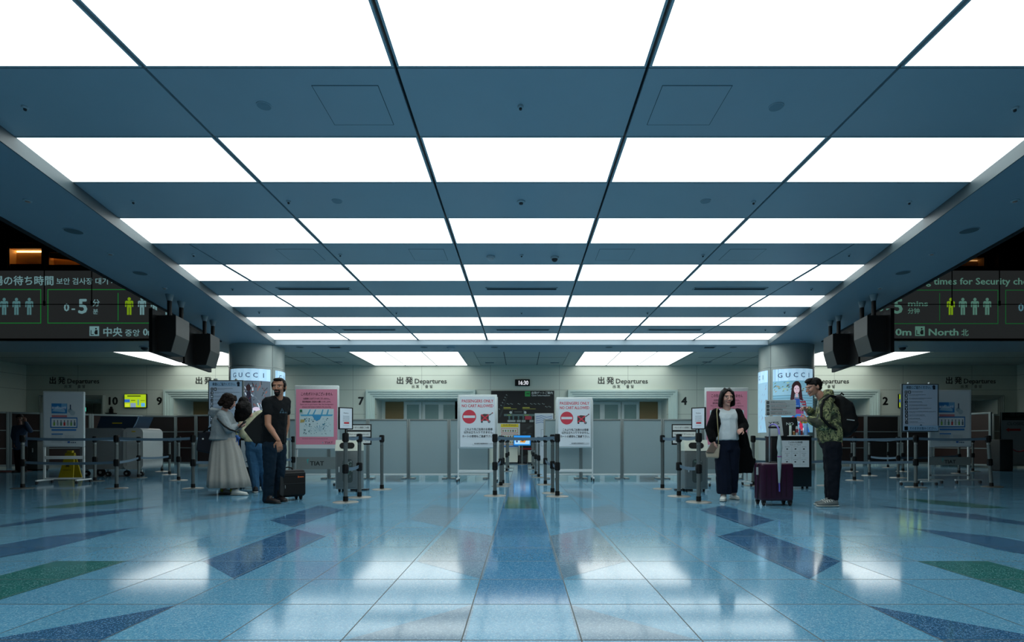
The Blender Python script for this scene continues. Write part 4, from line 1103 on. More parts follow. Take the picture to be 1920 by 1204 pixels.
def pink_sign(px0, px1, pt, pb, yy, label):
    xc = X((px0 + px1) / 2, yy); w = (px1 - px0) / 2 * yy / F; z0, z1 = Z(pb, yy), Z(pt, yy); h = z1 - z0
    t = thing('pink_notice_stand', label, 'sign stand', (xc, yy, 0), group='pink post box notices')
    MB().box(-w, w, -.02, .02, z0, z1, .015).build('board_frame', M_silver, t)
    p = Print(); iw = w * .93; zb = z0 + h * .07; ih = h * .87
    p.rect(-iw, z0 + h * .01, iw, zb, '#c2cacc').rect(-iw, zb, iw, zb + ih, '#cf8399')
    V = lambda v: zb + ih * (1 - v)
    p.text('この先ポストはございません', 0, V(.11), .068, '#2c2028', 'c', w=iw * 1.55, bold=1)
    for k, q in enumerate(['出国後にはポストがございません。', '保安検査前に投函をお願いいたします。']):
        p.text(q, 0, V(.185 + .055 * k), .042, '#3c2630', 'c', w=iw * (1.3 + .1 * k), bold=.8)
    p.text('There are no post boxes after the immigration', 0, V(.285), .036, '#3c2630', 'c', w=iw * 1.62); p.text('please mail letters before the security', 0, V(.33), .036, '#3c2630', 'c', w=iw * 1.4)
    mx, m0, m1 = iw * .83, V(.86), V(.355)
    p.rect(-mx, m0, mx, m1, '#bcd0d4'); mh = m1 - m0
    Q = lambda a, b_: (-mx + 2 * mx * a, m0 + mh * b_)
    for a in (.22, .38, .62, .78): p.poly([Q(a, .8), Q(a + .05, .8), Q(a + .08 + (a < .5) * .03, .98), Q(a + .05 + (a < .5) * .03, .98)], '#5aa6c8')
    p.poly([Q(.05, .74), Q(.5, .74), Q(.95, .74), Q(.98, .8), Q(.02, .8)], '#58a8cc').poly([Q(.44, .62), Q(.5, .56), Q(.6, .62), Q(.66, .78), Q(.36, .78)], '#3f92c0')
    p.poly([Q(.02, .5), Q(.14, .52), Q(.16, .62), Q(.03, .62)], '#b0a064')
    r = random.Random(4)
    for k in range(70):
        a, b_ = r.uniform(.12, .9), r.uniform(.1, .68); q = Q(a, b_); p.disc(q[0], q[1], r.uniform(.005, .014), r.choice(['#5f8a94', '#86a9b2', '#2c4c56', '#9cc0c8', '#3a7c98']), 7)
    for k in range(9):
        an = PI * (k + .5) / 9; q0 = Q(.6, .18); p.poly([q0, (q0[0] + .16 * math.cos(an), q0[1] + .13 * math.sin(an)), (q0[0] + .16 * math.cos(an) + .01, q0[1] + .13 * math.sin(an))], '#5f98b4')
    p.rect(*Q(.03, .88), *Q(.1, .97), '#2c6a4c'); 
    for k in range(3): p.line_text(Q(.03 + .07 * k, .05)[0], m0 + .04, Q(.08 + .07 * k, .05)[0], .05, '#7a9096', k)
    p.line_text(-mx * .8, V(.9), mx * .7, .008, '#5c3040', 5); p.poly([(iw * .3, V(.955)), (iw * .36, V(.955)), (iw * .33, V(.985))], '#4c9aa0'); p.text('TIAT', iw * .62, V(.982), .055, '#5a3a48', 'c', w=iw * .4, bold=.5)
    p.build('sign_print', M_print, t, (0, -.0205, 0))
    for sx in (-1, 1):
        MB().box(sx * (w - .03) - .02, sx * (w - .03) + .02, -.0, .03, .07, z0 + .05, .004).build('upright', M_silver, t)
        MB().box(sx * (w - .03) - .02, sx * (w - .03) + .02, -.22, .22, .055, .085, .005).build('foot', M_silver, t)
        for sy in (-1, 1):
            c_ = MB(); caster(c_, sx * (w - .03), sy * .2); c_.build('caster', M_rubber, t)
    MB().box(-w + .03, w - .03, -.004, .006, Z(880, yy), Z(857, yy)).build('logo_plate', mat('grey_logo_plate', '#7e8886', .35, .3), t, 0)
    tiat(t, 0, Z(873, yy), .12, -.006)
def tiat(t, x, z, s, y):
    p = Print(); p.text('TIAT', x, z, s, '#15181a', 'c', w=s * 2.3, bold=.9)
    p.poly([(x - s * 1.7, z + s * 1.0), (x - s * 1.25, z + s * 1.1), (x - s * 1.45, z + s * .75), (x - s * 1.42, z + s * .3), (x - s * 1.52, z + s * .3)], '#4c9a98')
    p.build('plate_lettering', M_print, t, (0, y, 0))
pink_sign(553, 636, 723, 842, 10.6, 'pink notice board on wheels with terminal map, between bearded man and left bin')
pink_sign(1321, 1403, 727, 842, 10.5, 'pink notice board on wheels standing behind the woman in the white top')

# rule boards (security rules list)
def rule_board(px, pt, pb, wpx, yy, yaw, label):
    w = wpx / 2 * yy / F; z0, z1 = Z(pb, yy), Z(pt, yy); h = z1 - z0
    t = thing('rule_board', label, 'sign stand', (X(px, yy), yy, 0), yaw, 'security rule boards')
    MB().box(-w, w, -.02, .02, z0, z1, .012).build('board_frame', mat('dark_alu_frame', '#4c5658', .4, .5), t)
    p = Print(); iw = w * .93
    V = lambda v: z1 - h * v
    p.rect(-iw, V(.98), iw, V(.02), '#a9bcd0').rect(-iw, V(.12), iw, V(.03), '#8eb0cc')
    p.text('検査にご協力ください。', -iw * .1, V(.1), .065, '#1c2a38', 'c', w=iw * 1.4, bold=1); p.disc(iw * .78, V(.06), .03, '#1c2430', 12); p.rect(iw * .72, V(.12), iw * .86, V(.08), '#1c2430')
    for k in range(10):
        v = .145 + .07 * k
        p.rect(-iw * .9, V(v + .055), -iw * .74, V(v), '#15191c').rect(-iw * .87 + .01 * (k % 2), V(v + .042), -iw * .78, V(v + .012), '#c9d4de' if k % 3 else '#8a949c')
        if k == 0: p.rect(-iw * .7, V(v + .055), -iw * .54, V(v), '#15191c').rect(-iw * .66, V(v + .04), -iw * .58, V(v + .015), '#c9d4de')
        p.line_text(-iw * (.68 if k else .5), V(v + .02), iw * random.uniform(-.2, .9), .008, '#5c6874', k); p.line_text(-iw * (.68 if k else .5), V(v + .04), iw * random.uniform(-.4, .5), .006, '#7c8894', k + 20)
    p.rect(-iw, V(.975), iw, V(.87), '#8eb4d2').text('そのままお進みください。', iw * .12, V(.95), .06, '#1c4468', 'c', w=iw * 1.55, bold=1).rect(-iw * .95, V(.965), -iw * .75, V(.885), '#15191c').poly([(0, V(.87)), (-.03, V(.86)), (0, V(.845)), (.03, V(.86))], '#2c4c68')
    p.build('rules_print', M_print, t, (0, -.0205, 0))
    for sx in (-1, 1):
        u = sx * w * .56
        MB().cyl((u, .03, .07), (u, .03, z1 + .02), .012, n=12).build('upright', M_silver, t)
        MB().box(u - .02, u + .02, -.01, .03, z1, z1 + .03, .004).build('top_clip', M_silver, t)
        MB().box(u - .16, u + .16, .0, .04, .06, .085, .004).build('foot', M_silver, t)
        for q in (-.14, .14):
            c_ = MB(); caster(c_, u + q, .02); c_.build('caster', M_rubber, t)
rule_board(424, 713, 812, 66, 10.4, 0.0, 'blue white rule board with icons behind the woman in grey hoodie')
rule_board(1724, 720, 810, 70, 10.55, 0.0, 'blue white rule board with icons standing at the right')

def liquids(t, w, z0, z1, y):
    p = Print(); h = z1 - z0; V = lambda v: z1 - h * v; iw = w * .92
    p.rect(-iw, V(.97), iw, V(.03), '#bcc8cc')
    p.rect(-iw * .62, V(.4), iw * .2, V(.22), '#2f78b4').poly([(-iw * .6, V(.36)), (-iw * .3, V(.26)), (iw * .1, V(.34)), (iw * .1, V(.38))], '#8ab4d0').rect(-iw * .1, V(.3), iw * .18, V(.22), '#6ca4cc')
    p.text('機内持込み制限', -iw * .22, V(.32), .06, '#e8f0f4', 'c', w=iw * .75); p.rect(-iw * .6, V(.47), iw * .2, V(.43), '#b4767a')
    p.rect(-iw * .68, V(.66), iw * .75, V(.47), '#2f6ca8').rect(-iw * .62, V(.64), iw * .7, V(.49), '#d0dade')
    for k, c_ in enumerate(['#7ca84c', '#8c9ca4', '#5c7c6c', '#b83a3a', '#94a89c', '#6c9c5c', '#5c6c74']):
        a = -iw * .52 + iw * .18 * k; p.rect(a, V(.62), a + .035, V(.56), c_).rect(a + .01, V(.56), a + .025, V(.52), '#3c4c54')
    p.disc(iw * .38, V(.35), .045, '#8ca0ac', 14).rect(iw * .36, V(.33), iw * .42, V(.24), '#30445c').disc(iw * .5, V(.39), .05, '#9cb0b8', 14)
    p.rect(-iw * .6, V(.71), iw * .7, V(.68), '#3a78b8').rect(-iw * .6, V(.78), 0, V(.76), '#3a78b8')
    for k in range(7): p.line_text(-iw * .6, V(.8 + .02 * k), -iw * .05, .006, '#8c989c', k); p.line_text(iw * .1, V(.8 + .02 * k), iw * .6, .006, '#8c989c', k + 9)
    p.rect(iw * .25, V(.93), iw * .38, V(.9), '#2f5ca0').line_text(iw * .42, V(.93), iw * .7, .02, '#30445c', 3)
    p.build('poster_print', M_print, t, (0, y, 0))
yy = 11.1
t = thing('white_poster_board', 'tall white framed poster board on casters at left queue', 'sign stand', (X(120.5, yy), yy, 0), .18)
w = 34 * yy / F; z0, z1 = Z(838, yy), Z(734, yy)
MB().box(-w, w, -.03, .03, z0, z1, .02).build('board_frame', mat('white_board', '#b9c4c6', .45), t)
liquids(t, w, z0, z1, -.0305)
fr = MB(); zf = Z(899, yy)
fr.box(-w, -w + .035, -.015, .015, zf, z0, .004).box(w - .035, w, -.015, .015, zf, z0, .004).box(-w, w, -.015, .015, zf, zf + .035, .004).build('lower_frame', M_whitemetal, t)
MB().box(-w, w, -.015, .015, Z(861, yy), Z(855, yy), .004).build('crossbar', M_whitemetal, t); MB().box(-w, w, -.015, .015, Z(872, yy), Z(867, yy), .004).build('crossbar', M_whitemetal, t)
for sx in (-1, 1):
    MB().box(sx * (w - .02) - .016, sx * (w - .02) + .016, -.25, .25, .06, .09, .005).build('foot', M_whitemetal, t)
    for sy in (-1, 1): c_ = MB(); caster(c_, sx * (w - .02), sy * .23); c_.build('caster', M_rubber, t)
    MB().box(sx * (w - .02) - .012, sx * (w - .02) + .012, -.012, .012, .09, zf).build('stub_leg', M_whitemetal, t, 0)
yy = 11.0
t = thing('white_poster_board', 'white poster board with liquids notice standing behind the rule board', 'sign stand', (X(1781, yy), yy, 0), 0)
w = 39 * yy / F; z0, z1 = Z(838, yy), Z(731, yy)
MB().box(-w, w, -.02, .02, z0, z1, .012).build('board_frame', mat('white_board', '#b9c4c6', .45), t); liquids(t, w, z0, z1, -.0205)
MB().box(-w, w, -.004, .006, Z(872, yy), Z(857, yy)).build('logo_plate', mat('grey_logo_plate', '#7e8886', .35, .3), t, 0); tiat(t, 0, Z(869, yy), .1, -.006)
for sx in (-1, 1):
    MB().box(sx * (w - .03) - .02, sx * (w - .03) + .02, 0, .03, .07, z0 + .05, .004).build('upright', M_silver, t)
    MB().box(sx * (w - .03) - .27, sx * (w - .03) + .27, 0, .04, .06, .09, .004).build('foot', M_silver, t)
    for q in (-.24, .24): c_ = MB(); caster(c_, sx * (w - .03) + q, .02); c_.build('caster', M_rubber, t)
MB().box(-w, w, .0, .02, .16, .19).build('crossbar', M_silver, t, 0)

# ------------------------------------------------------------------ WET FLOOR SIGN, EQUIPMENT CART
t = thing('wet_floor_sign', 'yellow folding wet floor caution sign behind white poster board', 'caution sign', (X(132, 12.2), 12.2, 0))
M_yel = mat('yellow_plastic', '#a8960f', .5)
for s in (-1, 1):
    m_ = MB(); m_.prism([(-.17, .01), (.17, .01), (.1, .62), (-.1, .62)], 'y', -.01, .01, M=Matrix.Translation((0, s * .13, 0)) @ Matrix.Rotation(s * .2, 4, 'X')); m_.build('leaf', M_yel, t, 0)
p = Print(); p.poly([(-.05, .3), (.05, .3), (0, .4)], '#4c4410').line_text(-.09, .22, .09, .02, '#6c5c18', 1).line_text(-.1, .5, .1, .03, '#7c1c1c', 2)
o = p.build('caution_print', M_print, t, (0, -.142, 0)); o.rotation_euler = (-.2, 0, 0)
MB().box(-.06, .06, -.03, .03, .6, .66, .01).build('hinge_handle', M_yel, t)
yy = 13.4
t = thing('equipment_cart', 'big grey rounded equipment cart with a blue sloping lid on wheels', 'cart', (X(214, yy), yy, 0))
s_ = yy / F
M_body = mat('cool_grey_body', '#83898a', .45); M_end = mat('pale_grey_end', '#a8adab', .4)
def rr(x0, x1, z0, z1, r, n=6):
    out = []
    for cx_, cz_, a0 in ((x1 - r, z1 - r, 0), (x0 + r, z1 - r, PI / 2), (x0 + r, z0 + r, PI), (x1 - r, z0 + r, 1.5 * PI)):
        out += [(cx_ + r * math.cos(a0 + PI / 2 * k / n), cz_ + r * math.sin(a0 + PI / 2 * k / n)) for k in range(n + 1)]
    return out
zt = Z(803, yy); zb = Z(880, yy) + .0
MB().prism(rr(-58 * s_, 24 * s_, zb, zt, .12), 'y', -.1, .6).build('main_body', M_body, t)
MB().prism(rr(24 * s_, 61 * s_, zb, zt, .12), 'y', -.13, .6).build('end_cap', M_end, t)
MB().box(32 * s_, 54 * s_, -.136, -.13, zt - .25, zt - .23).box(30 * s_, 31 * s_, -.136, -.13, zb + .1, zt - .1).build('panel_seam', M_body, t, 0)
MB().box(40 * s_, 47 * s_, -.136, -.13, zt - .1, zt - .07).build('yellow_label', mat('yellow_label', '#b8a020', .5), t, 0)
z2 = Z(781, yy)
MB().prism([(-33 * s_, zt - .01), (38 * s_, zt - .01), (48 * s_, z2), (-25 * s_, z2)], 'y', .0, .5).build('sloping_lid', mat('dark_blue_lid', '#24384c', .45), t)
MB().box(-3 * s_, 15 * s_, -.01, 0, zt + .11, zt + .14).build('lid_label', mat('yellow_label', '#b8a020', .5), t, 0)
MB().tube([(38 * s_, -.03, zt + .02), (44 * s_, -.06, zt + .12), (48 * s_, -.03, z2 + .01), (44 * s_, -.01, z2 - .02)], .014).build('handle', mat('blue_grey_handle', '#6f8aa0', .4), t)
for x_, r_ in ((-52, .07), (-26, .1), (-12, .06), (23, .075), (50, .06)):
    MB().cyl((x_ * s_, .0, r_), (x_ * s_, .05, r_), r_, n=20).build('wheel', M_rubber, t); MB().cyl((x_ * s_, -.006, r_), (x_ * s_, .0, r_), r_ * .35, n=12).box(x_ * s_ - .02, x_ * s_ + .02, .01, .04, r_, zb + .02).build('fork', M_silver, t)

# ------------------------------------------------------------------ TRASH BINS
def bin_(s):
    yy = 9.14
    nm = 'left' if s < 0 else 'right'
    xc = s * X(1305.5, yy)
    t = thing('trash_bin', 'steel trash bin with cream slanted hood and oval slot, %s of the aisle' % nm, 'trash bin', (xc, yy, 0))
    w = 21.7 * yy / F; d = .30
    MB().box(-w, w, 0, d, .05, .715, .008).build('body', M_steel, t)
    MB().box(-w + .03, w - .03, -.008, 0, .08, .67, .004).build('front_door', mat('darker_steel', '#6a7272', .35, .4), t)
    MB().prism([(-.012, .70), (d, .70), (d, .80), (.12, .885), (.03, .885)], 'x', -w - .003, w + .003).build('hood', M_cream, t)
    a = math.atan2(.185, .042)
    o_ = Print(); n = 14; pts = []
    for k in range(n + 1): an = -PI / 2 + PI * k / n; pts.append((.075 + .052 * math.cos(an), .052 * math.sin(an)))
    for k in range(n + 1): an = PI / 2 + PI * k / n; pts.append((-.075 + .052 * math.cos(an), .052 * math.sin(an)))
    ob = MB().prism(pts, 'y', -.004, .0).build('oval_slot', M_black, t, 0)
    ob.location = (0.0, -.012 + .042 * .48 - .002, .70 + .185 * .48); ob.rotation_euler = (-(PI / 2 - a), 0, 0)
    MB().box(-w + .055, -w + .075, -.016, -.008, .34, .43, .003).build('latch', M_silver, t)
    for k, xx in enumerate((-1, 1)):
        for y_ in (.06, d - .06): c_ = MB(); c_.cyl((xx * (w - .05) - .012, y_, .028), (xx * (w - .05) + .012, y_, .028), .028, n=12).box(xx * (w - .05) - .018, xx * (w - .05) + .018, y_ - .018, y_ + .018, .03, .052); c_.build('caster', M_rubber, t)
    # see-through window with bottles pictured behind it
    p = Print(); r = random.Random(2)
    p.poly([(x_ , z_) for x_, z_ in rr(-.07, .1, .16, .56, .05)], '#3c4646')
    for k in range(26):
        a_, b_ = r.uniform(-.05, .08), r.uniform(.2, .52); p.poly([(a_, b_), (a_ + r.uniform(.01, .03), b_ + r.uniform(.0, .02)), (a_ + .01, b_ + r.uniform(.02, .05))], r.choice(['#7c8c8a', '#56706a', '#9aa6a4', '#2e3c3a', '#4c7c68']))
    p.build('window_print', M_print, t, (0, -.0085, 0))
    # sign board at its back
    b_ = thing('bin_notice_board', 'black notice board with three white text strips behind the %s trash bin' % nm, 'notice', (xc - s * .0, yy + d + .06, 0))
    bw = .215; off = -s * .1
    MB().box(off - bw, off + bw, -.012, .012, .80, 1.165, .004).build('board', M_black, b_)
    MB().box(off - .02, off + .02, .0, .03, 0, .82).box(off - .15, off + .15, -.02, .1, 0, .02).build('stand', M_black, b_, 0)
    p = Print()
    for k, tx in enumerate(['ペットボトル専用ごみ箱', 'Please use for PET bottles only', '空き缶はこちらへ']):
        zt_ = 1.145 - .115 * k; p.rect(off - bw + .015, zt_ - .085, off + bw - .015, zt_, '#c9d0d0'); p.text(tx, off, zt_ - .055, .036, '#22282a', 'c', w=bw * 1.6, bold=.8 if k != 1 else .2)
    p.build('board_print', M_print, b_, (0, -.0125, 0))
bin_(-1); bin_(1)

# ------------------------------------------------------------------ KIOSK COUNTERS
M_kiosk = mat('black_counter', '#08090a', .35)
def kiosk(s, full):
    yy = 9.77; xc = s * X(1484.5, yy); w = 37.5 * yy / F
    nm = 'right' if s > 0 else 'left'
    t = thing('kiosk_counter', 'black counter with a white liquids rule poster, %s' % ('beside the purple suitcase' if s > 0 else 'behind the two women and bearded man'), 'counter', (xc, yy, 0))
    MB().box(-w, w, 0, .26, .04, .93, .01).build('body', M_kiosk, t); MB().box(-w - .01, w + .01, -.01, .27, .93, .956, .006).build('worktop', M_kiosk, t)
    for a in (-1, 1):
        for b_ in (.05, .21): MB().cyl((a * (w - .06), b_, 0), (a * (w - .06), b_, .045), .02, n=12).build('foot', M_rubber, t)
    p = Print(); x0, x1 = (1465 - 1484.5) * yy / F, (1517 - 1484.5) * yy / F; z0, z1 = Z(876, yy), Z(826, yy)
    p.rect(x0, z0, x1, z1, '#c3cccf'); pw = x1 - x0; ph = z1 - z0
    p.text('こんなものは液体類', (x0 + x1) / 2, z1 - .05, .042, '#1c2022', 'c', w=pw * .52, bold=.8); p.text('These are liquids', (x0 + x1) / 2, z1 - .085, .026, '#4c5456', 'c', w=pw * .42)
    for k in range(3):
        p.rect(x0 + .02, z0 + ph * (.1 + .24 * k), x1 - .02, z0 + ph * (.1 + .24 * k) + .002, '#8c9698')
        for j in range(3):
            cx_, cz_ = x0 + pw * (.2 + .3 * j), z0 + ph * (.2 + .24 * k)
            [lambda: p.disc(cx_, cz_, .018, '#181c1e', 14, .01), lambda: p.disc(cx_, cz_, .014, '#181c1e', 14), lambda: p.rect(cx_ - .015, cz_ - .01, cx_ + .015, cz_ + .008, '#23282a'), lambda: p.frame(cx_ - .015, cz_ - .015, cx_ + .015, cz_ + .015, .003, '#4c5456')][(k * 3 + j * 2) % 4]()
            p.line_text(cx_ - .04, cz_ + .035, cx_ + .05, .006, '#7c8688', k * 3 + j)
    for j in (1, 2): p.rect(x0 + pw * (.06 + .3 * j), z0 + ph * .08, x0 + pw * (.06 + .3 * j) + .002, z0 + ph * .8, '#8c9698')
    p.build('rule_poster', M_print, t, (0, -.001, 0))
    return t, xc, yy
kiosk(-1, False); kt, kx, ky = kiosk(1, True)
TOP = .956
# text board on a clear stand
t = thing('rules_text_board', 'white board with four lines of text and black squares on the counter', 'sign', (X(1466, 9.9), 9.95, TOP))
s_ = 9.95 / F; w = 28.5 * s_; z0, z1 = Z(779, 9.95) - TOP, Z(750, 9.95) - TOP
MB().box(-w, w, -.006, .006, z0, z1, .003).build('board', M_whitemetal, t)
MB().box(-w + .02, -w + .035, -.004, .004, 0.0, z0).box(w - .035, w - .02, -.004, .004, .0, z0).box(-w, w, -.05, .05, 0, .008).build('clear_stand', mat('acrylic', '#9fb0b4', .15), t, 0)
p = Print(); p.rect(-w * .98, z0 + .005, w * .98, z1 - .005, '#aeb7b8')
for k in range(4):
    zz = z1 - .065 - .068 * k; p.rect(-w * .92, zz - .01, -w * .76, zz + .04, '#0f1213').rect(-w * .87, zz + .005, -w * .81, zz + .025, '#8c9698')
    p.text(['液体類は持ち込めません', 'Liquids cannot be brought in', '不能携带液体物品', '액체류는 반입할 수 없습니다'][k], -w * .68, zz + .012, .028, '#2c3234', 'l', w=w * [1.0, 1.25, .8, 1.35][k]); p.line_text(-w * .68, zz - .014, w * .4, .006, '#9a5c60', k); p.rect(-w * .7, zz - .024, w * .95, zz - .0225, '#5c6466')
p.build('board_print', M_print, t, (0, -.0065, 0))
def card(px0, px1, pt, pb, txt, cbg, ctx, label, name, lean=-.06):
    yy = 9.85; s_ = yy / F; w = (px1 - px0) / 2 * s_; h = (pb - pt) * s_
    t = thing(name, label, 'sign', (X((px0 + px1) / 2, yy), yy, TOP + .002)); t.rotation_euler = (-.12, lean, 0)
    MB().box(-w, w, -.004, .004, 0, h, .002).build('card', mat('card_' + name, cbg, .5), t)
    p = Print(); p.text(txt, 0, h * .58, .07, ctx, 'c', w=w * (1.3 if txt == 'YES' else .95), bold=.7); p.build('card_lettering', M_print, t, (0, -.0045, 0)); return t
card(1438, 1469, 780, 818, 'YES', '#b4bcbc', '#1c2426', 'white card reading YES leaning on the counter', 'yes_card')
card(1467, 1497, 782, 818, 'NO', '#0c0f10', '#c9d4d4', 'black card reading NO standing on the counter', 'no_card', 0)
t = thing('white_tray', 'thin white tray under the small containers on the counter', 'tray', (X(1497, 9.8), 9.82, TOP))
MB().box(-.18, .18, -.06, .06, 0, .012, .004).build('tray_base', M_whitemetal, t); MB().box(-.18, .18, -.062, -.056, .01, .02).build('lip', M_whitemetal, t, 0)
def container(px, w_, h_, c_, label, name, cat, capc='#dfe4e0', band=None):
    yy = 9.82; t = thing(name, label, cat, (X(px, yy), yy, TOP + .0135))
    MB().lathe([(w_ * .9, 0), (w_, .005), (w_, h_ * .85), (w_ * .8, h_ * .9)], n=20).build('body', mat(name + '_body', c_, .35), t)
    MB().lathe([(w_ * .82, h_ * .9), (w_ * .8, h_)], n=20).build('cap', mat(name + '_cap', capc, .4), t)
    if band: MB().lathe([(w_ + .001, h_ * .3), (w_ + .001, h_ * .7)], n=20).build('label_band', mat(name + '_band', band, .5), t)
container(1482, .022, .2, '#c4d0c8', 'tall white tube bottle on the counter tray', 'tube_bottle', 'bottle', '#6c9c70')
container(1488.5, .02, .08, '#9a6a3c', 'small amber jar on the tray', 'amber_jar', 'jar')
container(1494, .02, .17, '#a8b8bc', 'pale tube with blue band on the tray', 'pale_tube', 'bottle', '#b0c0c0', '#8c2c3c')
container(1499.5, .014, .14, '#2c6c9c', 'slim blue bottle on the tray', 'blue_bottle', 'bottle', '#88a8b8')
container(1503, .018, .1, '#7c2c30', 'small dark red jar on the tray', 'red_jar', 'jar')
t = thing('floral_can', 'blue white floral spray can with yellow cap on the counter', 'can', (X(1511, 9.82), 9.82, TOP + .0135))
MB().lathe([(.032, 0), (.034, .005), (.034, .2), (.026, .22)], n=24).build('body', mat('floral_blue', '#7ca8d8', .3, var=.4, scale=60), t); MB().lathe([(.02, .219), (.02, .25)], n=20).build('cap', mat('yellow_cap', '#c8b43c', .4), t)

# ------------------------------------------------------------------ LUGGAGE
def wheel(mb, x, y, r=.025):
    mb.cyl((x - .012, y, r), (x + .012, y, r), r, n=14)
yy = 7.27; s_ = yy / F
t = thing('purple_suitcase', 'dark purple hard shell suitcase with its handle pulled up', 'suitcase', (X(1450.5, yy), yy, 0), .0)
z0, z1 = .065, Z(868, yy) - .0
w = 30 * s_
M_pur = mat('aubergine_shell', '#2e0f27', .3, var=.1)
MB().box(-w, w, -.12, .0, z0, z1, .035, seg=4).build('front_shell', M_pur, t)
MB().box(-w, w, .012, .12, z0, z1, .035, seg=4).build('rear_shell', M_pur, t)
MB().box(-w + .006, w - .006, -.004, .016, z0 + .006, z1 - .006, .02).build('zip_line', M_black, t)
g = MB()
for k in range(5): g.box(-w + .06 + k * .066, -w + .07 + k * .066, -.124, -.115, z0 + .06, z1 - .07)
g.build('groove', mat('deep_aubergine', '#200a1a', .4), t, 0)
MB().box(-w - .006, -w + .004, -.02, .03, z1 - .16, z1 - .06).build('lock', M_silver, t, 0)
for x_ in (-w + .04, w - .04):
    for y_ in (-.09, .09):
        m_ = MB(); wheel(m_, x_, y_, .027); m_.build('wheel', M_rubber, t); MB().box(x_ - .022, x_ + .022, y_ - .022, y_ + .022, .036, .075).build('wheel_housing', M_black, t, 0)
hx0, hx1 = X(1446, yy) - X(1450.5, yy), X(1463, yy) - X(1450.5, yy); hz = Z(801, yy)
MB().cyl((hx0, .05, z1 - .01), (hx0, .05, hz - .01), .010, n=12).cyl((hx1, .05, z1 - .01), (hx1, .05, hz - .01), .010, n=12).build('telescopic_tube', mat('pale_tube', '#8fa0a8', .3, .6), t)
MB().box(hx0 - .015, hx1 + .015, .035, .065, hz - .015, hz + .012, .01).build('grip', M_black, t); MB().box(-.04, .06, -.03, .08, z1, z1 + .012, .004).build('top_carry_handle', M_black, t)
t = thing('folded_umbrella', 'folded translucent white umbrella with purple handle hooked on the suitcase grip', 'umbrella', (X(1461.5, yy - .15), yy - .15, 0))
pts = [(-.012, 0, Z(868, 7.2)), (-.006, 0, Z(852, 7.2)), (0, 0, Z(836, 7.2)), (-.003, 0, Z(826, 7.2)), (0, 0, Z(812, 7.2))]
zt = hz
fl = [(0.0, 0, Z(921, 7.2)), (-.003, 0, Z(905, 7.2)), (-.002, 0, Z(880, 7.2)), (0, 0, Z(857, 7.2)), (0.002, 0, Z(848, 7.2)), (0, 0, Z(840, 7.2)), (0, 0, Z(826, 7.2)), (0, 0, Z(815, 7.2))]
MB().tube(fl[1:], [.012, .022, .028, .024, .034, .026, .012], 10).build('canopy', mat('frosted_canopy', '#93a6a8', .25, var=.2, scale=20), t)
MB().tube([fl[0], fl[1]], .009).build('tip', mat('violet_plastic', '#5a58b0', .4), t)
MB().tube([(0, 0, Z(857, 7.2)), (0, 0, Z(855, 7.2))], .028, 12).build('strap', mat('purple_strap', '#7c2c7c', .5), t)
MB().tube([(0, 0, Z(815, 7.2)), (0, .02, zt - .03), (0, .08, zt + .02), (-.008, .14, zt + .04), (-.02, .2, zt + .035), (-.03, .235, zt + .0)], .010).build('hook_handle', mat('lilac_handle', '#6f62b8', .4), t)

yy = 7.72; s_ = yy / F
yy = 7.9
t = thing('black_travel_case', 'black fabric wheeled case with orange logo beside the bearded man', 'suitcase', (X(541, yy), yy, 0), .85)
w = .205; z1 = .44
M_case = mat('black_nylon', '#08090a', .6, bump=.1, scale=200, spec=.3); M_case2 = mat('charcoal_nylon', '#191c1d', .6)
MB().box(-w, w, -.1, .12, .05, z1, .035, seg=4).build('body', M_case, t)
MB().box(-w + .02, w - .01, -.14, -.09, .07, z1 - .03, .025, seg=4).build('front_pocket', M_case, t)
MB().box(-w + .03, w - .02, -.146, -.135, z1 * .55, z1 * .57).box(-w + .03, w - .02, -.146, -.135, z1 - .075, z1 - .068).build('zipper', M_case2, t, 0)
MB().prism([(-w + .015, .1), (-w + .06, .07), (-w + .075, .2), (-w + .05, z1 - .06), (-w + .02, z1 - .05)], 'y', -.144, -.1).build('side_strip', M_case2, t)
Print().text('Bowers', w - .09, z1 - .11, .036, '#e06a30', 'c', w=.09, bold=1).build('logo_lettering', M_print, t, (0, -.1405, 0))
MB().tube([(-.09, .0, z1 - .01), (-.08, .0, z1 + .03), (.0, .0, z1 + .04), (.05, .0, z1 + .025), (.06, .0, z1 - .01)], .011).build('top_handle', M_black, t)
MB().box(-.12, -.115, -.15, -.145, z1 * .42, z1 * .52).build('zip_pull', M_silver, t, 0)
for x_ in (-w + .05, w - .05):
    m_ = MB(); wheel(m_, x_, -.06, .026); m_.box(x_ - .018, x_ + .018, -.08, -.04, .03, .06); m_.build('wheel', M_rubber, t)
    m_ = MB(); wheel(m_, x_, .08, .026); m_.box(x_ - .018, x_ + .018, .06, .1, .03, .06); m_.build('wheel', M_rubber, t)

